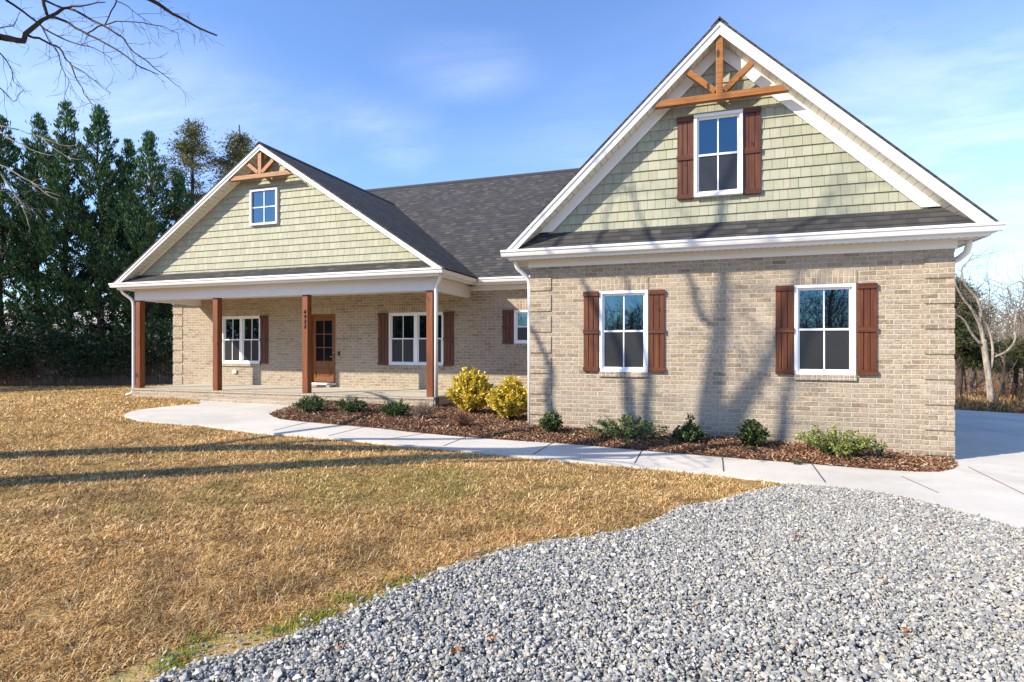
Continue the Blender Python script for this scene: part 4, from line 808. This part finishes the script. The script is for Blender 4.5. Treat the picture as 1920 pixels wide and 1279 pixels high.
for zz in (.45, 1.35):
    m = MB(); pp = [A[:2]+fd*k+fn*.04 for k in np.arange(0, FL, 3.)]; 
    for a, b in zip(pp[:-1], pp[1:]): m.bar((a[0], a[1], float(ground(*a))+zz), (b[0], b[1], float(ground(*b))+zz), .035, .085)
    m.build('rail', FENCEW, F_)
hd = empty('evergreen_hedge', (A[0], A[1], 0), 'low dark evergreen hedge growing over the board fence', 'hedge'); n = 52000
S1 = rng.uniform(0, FL, n); lump = vnoise(S1, S1*0+3, 1.1, 31); hh = rng.random(n); zc_ = .35+hh*(1.55+.9*lump); dep_ = rng.normal(-.25, .38, n)*(1.1-.4*np.abs(hh-.6))
keep = rng.random(n) < np.where(zc_ < .9, .45, 1)*np.where(vnoise(S1, zc_, .5, 33) > .3, 1, .25); S1, zc_, dep_ = S1[keep], zc_[keep], dep_[keep]; n = len(S1)
X = A[0]+fd[0]*S1+fn[0]*dep_; Y = A[1]+fd[1]*S1+fn[1]*dep_; V, F = cards(np.stack([X, Y, ground(X, Y)+zc_], 1), rng.normal(size=(n, 3))+np.array([0, -.2, .2]), rng.uniform(.1, .24, n), rng.uniform(.03, .07, n), .1)
np_mesh('foliage', V, F, NEEDLE, np.repeat(pal([(36,58,36), (46,70,40), (26,44,32), (58,80,44)], n, .15), 4, 0), hd)
bl = at_depth(-20, 650, 47); b2 = at_depth(300, 650, 50); bh = empty('neighbour_house', (bl[0], bl[1], 0), 'pale neighbouring house glimpsed through gaps in the cypresses', 'house'); m = MB(); dv = unit((b2-bl)[:2]); nv_ = np.array([-dv[1], dv[0]])*8
c = [bl[:2], b2[:2], b2[:2]+nv_, bl[:2]+nv_]; m.prism([(x[0], x[1], -1.5) for x in c], [(x[0], x[1], 3.4) for x in c]); m.build('wall', WHITE, bh)
m = MB(); c = [bl[:2]-dv*.6-nv_*.06, b2[:2]+dv*.6-nv_*.06, b2[:2]+dv*.6+nv_*.5, bl[:2]-dv*.6+nv_*.5]; c2 = [bl[:2]-dv*.6+nv_*1.06, b2[:2]+dv*.6+nv_*1.06]
m.poly([(*c[0], 3.3), (*c[1], 3.3), (*c[2], 5.3), (*c[3], 5.3)]); m.poly([(*c2[0], 3.3), (*c2[1], 3.3), (*c[2], 5.3), (*c[3], 5.3)]); m.build('roof', paint('pale_roof', sr(196,188,184), .7), bh)
for f in (.15, .4, .65, .85):
    m = MB(); q = bl[:2]+(b2-bl)[:2]*f; o = -unit(nv_)*.05; c = [q, q+dv*1.1, q+dv*1.1+o, q+o]; m.prism([(x[0], x[1], 1.0) for x in c], [(x[0], x[1], 2.4) for x in c]); m.build('window', DGLASS, bh)

# ------------------------------------------------------------------ woods at the right
Dp = lambda px, py, d: at_depth(px, py, d)
def gd(px, d): r = ray(px, 700)*d; return np.array([r[0], r[1], float(ground(r[0], r[1]))])
TD = 22.0; b = gd(1857, TD); t = empty('pale_tree', b, 'pale barked bare tree with forked trunk behind the driveway', 'tree'); mb = MB(); tw = MB()
Z8 = lambda l: [at_depth(1760+x/3.55, 440+y/3.55, TD) for x, y in l]
P = limb(mb, [b-np.array([0, 0, .1])]+Z8([(345,1080),(335,960),(322,880),(305,760),(300,700)]), .12, .09, 10)
tops = [limb(mb, Z8([(300,720),(285,640),(255,560),(215,490),(165,430),(120,350),(100,280)]), .075, .02, 8), limb(mb, Z8([(285,735),(220,660),(170,570),(120,535),(60,490)]), .05, .018, 8), limb(mb, Z8([(345,900),(360,800),(352,700),(320,600),(290,560),(290,440),(360,390)]), .055, .02, 8), limb(mb, Z8([(368,815),(430,790),(480,750),(510,690),(505,600),(520,520),(555,430),(570,360)]), .042, .018, 8), limb(mb, Z8([(520,520),(500,490),(492,475)]), .025, .01, 6), limb(mb, Z8([(570,360),(545,310),(460,350),(420,380)]), .028, .01, 6), limb(mb, Z8([(270,600),(280,500),(250,420),(180,340),(150,240),(200,170),(230,130)]), .06, .014, 7)]
for p_ in tops: sprout(tw, p_, 1, 1.0, .011, 2, 3, .1, 4)
mb.build('trunk', BARKP, t, True, fix=False); tw.build('crown', BARKM, t, fix=False)
b = gd(1868, 21); t = empty('dark_trunk_tree', b, 'dark leaning bare trunk right of the pale forked tree', 'tree'); mb = MB(); tw = MB(); q = lambda x, y: at_depth(1760+x/3.55, 440+y/3.55, 21.)
P = limb(mb, [b-np.array([0, 0, .1]), q(385, 1110), q(405, 1040), q(435, 920), q(440, 800)], .07, .035, 8); limb(mb, [q(438, 920), q(415, 870), q(400, 840)], .03, .015, 6); sprout(tw, P, .7, .9, .014, 2, 3, .2, 6); mb.build('trunk', BARKD, t, True, fix=False); tw.build('crown', BARKM, t, fix=False)
pine(1792, 515, 25, 'dark green cedar close to the garage corner behind the driveway', 1.05, 0, [(46,62,34), (60,76,40), (36,50,30), (82,86,48), (96,92,54)], 80, 'green cedars behind the driveway', .38)
pine(1898, 634, 29, 'low round green cedar right of the pale forked tree', 1.5, 0, [(88,92,48), (72,80,42), (104,100,54), (58,66,38)], 46, 'green cedars behind the driveway', .6)
# thicket: far mass of bare stems, brown undergrowth
mb = MB(); 
for i in range(230):
    px = rng.uniform(1740, 2160); d = rng.uniform(27, 75); b = gd(px, d); H = rng.uniform(3.5, 6.5)*(1+.35*(d > 45)); q = b.copy(); n_ = 3; dirv = np.array([rng.normal(0, .12), rng.normal(0, .12), 1.])
    Pp = [b+dirv*H*k/4*np.array([1, 1, 1]) for k in range(5)]; mb.tube(Pp, [.06, .05, .04, .025, .01], 4, False)
    for k in range(9): a = rng.integers(1, 5); twig(mb, Pp[a], np.array([rng.normal(), rng.normal(), .8]), H*.33, .02, 1, 3, .1, 3, .006)
tag(mb.build('thicket', BARKM, None, fix=False), kind='stuff')
n = 60000; px = rng.uniform(1730, 2180, n); d = rng.uniform(19.5, 60, n)**1.0; rr = np.stack([-sA+(px-CXP)/FPX*cA, cA+(px-CXP)/FPX*sA], 1)*d[:, None]; X, Y = rr.T; hgt = rng.random(n)**1.6*(.25+np.clip((d-22)/8, 0, 1)*1.6*vnoise(X, Y, 2.5, 41)+.1); k = (Y > 18.5) | (X > 8.2); X, Y, hgt, d = X[k], Y[k], hgt[k], d[k]; n = len(X)
V, F = cards(np.stack([X, Y, ground(X, Y)+hgt], 1), rng.normal(0, .5, (n, 3))+np.array([0, 0, 1.]), rng.uniform(.15, .4, n), rng.uniform(.02, .05, n)); cc = pal([(176,142,92), (150,118,76), (132,104,70), (196,164,112), (116,92,66), (160,116,72)], n, .15); far = d > 27; cc[far] = pal([(128,104,80), (150,116,82), (108,88,68), (160,112,70)], int(far.sum()), .15)
tag(np_mesh('undergrowth', V, F, BLADE, np.repeat(cc, 4, 0)), kind='stuff')
# far woods: hazy line on the right horizon and the woods behind the photographer, mirrored in the panes
def woods(name, pts, n, hmin, hmax, ndl=.15):
    mb = MB()
    for i in range(n):
        x, y = pts(); z = float(ground(x, y)); H = rng.uniform(hmin, hmax); mb.tube([(x, y, z-.5), (x+rng.normal(0, .2), y, z+H*.5), (x+rng.normal(0, .4), y, z+H)], [.16, .1, .02], 3, False)
        for k in range(16): a = rng.uniform(.3, .97); twig(mb, (x, y, z+H*a), (rng.normal(), rng.normal(), rng.uniform(.3, 1.2)), H*.28*(1.15-.5*a), .04, 1, 4, .08, 3, .02)
    return tag(mb.build(name, BARKM if 'far' in name else BARKD, None, fix=False), kind='stuff')
woods('far_woods', lambda: tuple((ray(rng.uniform(1700, 2300), 650)*rng.uniform(85, 130))[:2]), 130, 8, 13)
woods('roadside_woods', lambda: (rng.uniform(-75, 75), rng.uniform(-112, -88)), 210, 7, 10.5)
mb = MB(); tw = MB(); b = np.array([5.6, -12.5, 0.]); b[2] = float(ground(b[0], b[1])); t = empty('bare_tree', b, 'bare spreading tree behind the photographer mirrored in the right garage window', 'tree'); P = limb(mb, [b, b+np.array([.1, 0, 1.8]), b+np.array([0, .1, 3.2]), b+np.array([.2, 0, 5.0])], .13, .05, 9); sprout(tw, P, 3, 2.2, .03, 3, 3, .35, 3, .9, minr=.006); mb.build('trunk', BARKD, t, True, fix=False); tw.build('crown', BARKD, t, fix=False)

def mass(name, pts, n, hmax, cols, ln=(.5, 1.3), wd=(.05, .12)):
    X, Y = pts(n); top = hmax*(.55+.45*vnoise(X, Y, 7, 51)); V, F = cards(np.stack([X, Y, ground(X, Y)+top*rng.random(n)], 1), rng.normal(0, .6, (n, 3))+np.array([0, 0, .8]), rng.uniform(*ln, n), rng.uniform(*wd, n)); tag(np_mesh(name, V, F, NEEDLE, np.repeat(pal(cols, n, .15), 4, 0)), kind='stuff')
mass('roadside_thicket', lambda n: (rng.uniform(-90, 90, n), rng.uniform(-112, -92, n)), 60000, 6.2, [(92,78,64), (112,96,78), (70,62,50), (60,66,44)])
def arc(n):
    a = rng.uniform(R(172), R(246), n); r = rng.uniform(58, 68, n); return -4+r*np.cos(a), 6+r*np.sin(a)
mass('evergreen_woods', arc, 70000, 10.5, [(44,66,42), (56,80,46), (36,56,38), (70,84,52)], (.4, 1.1), (.1, .25))
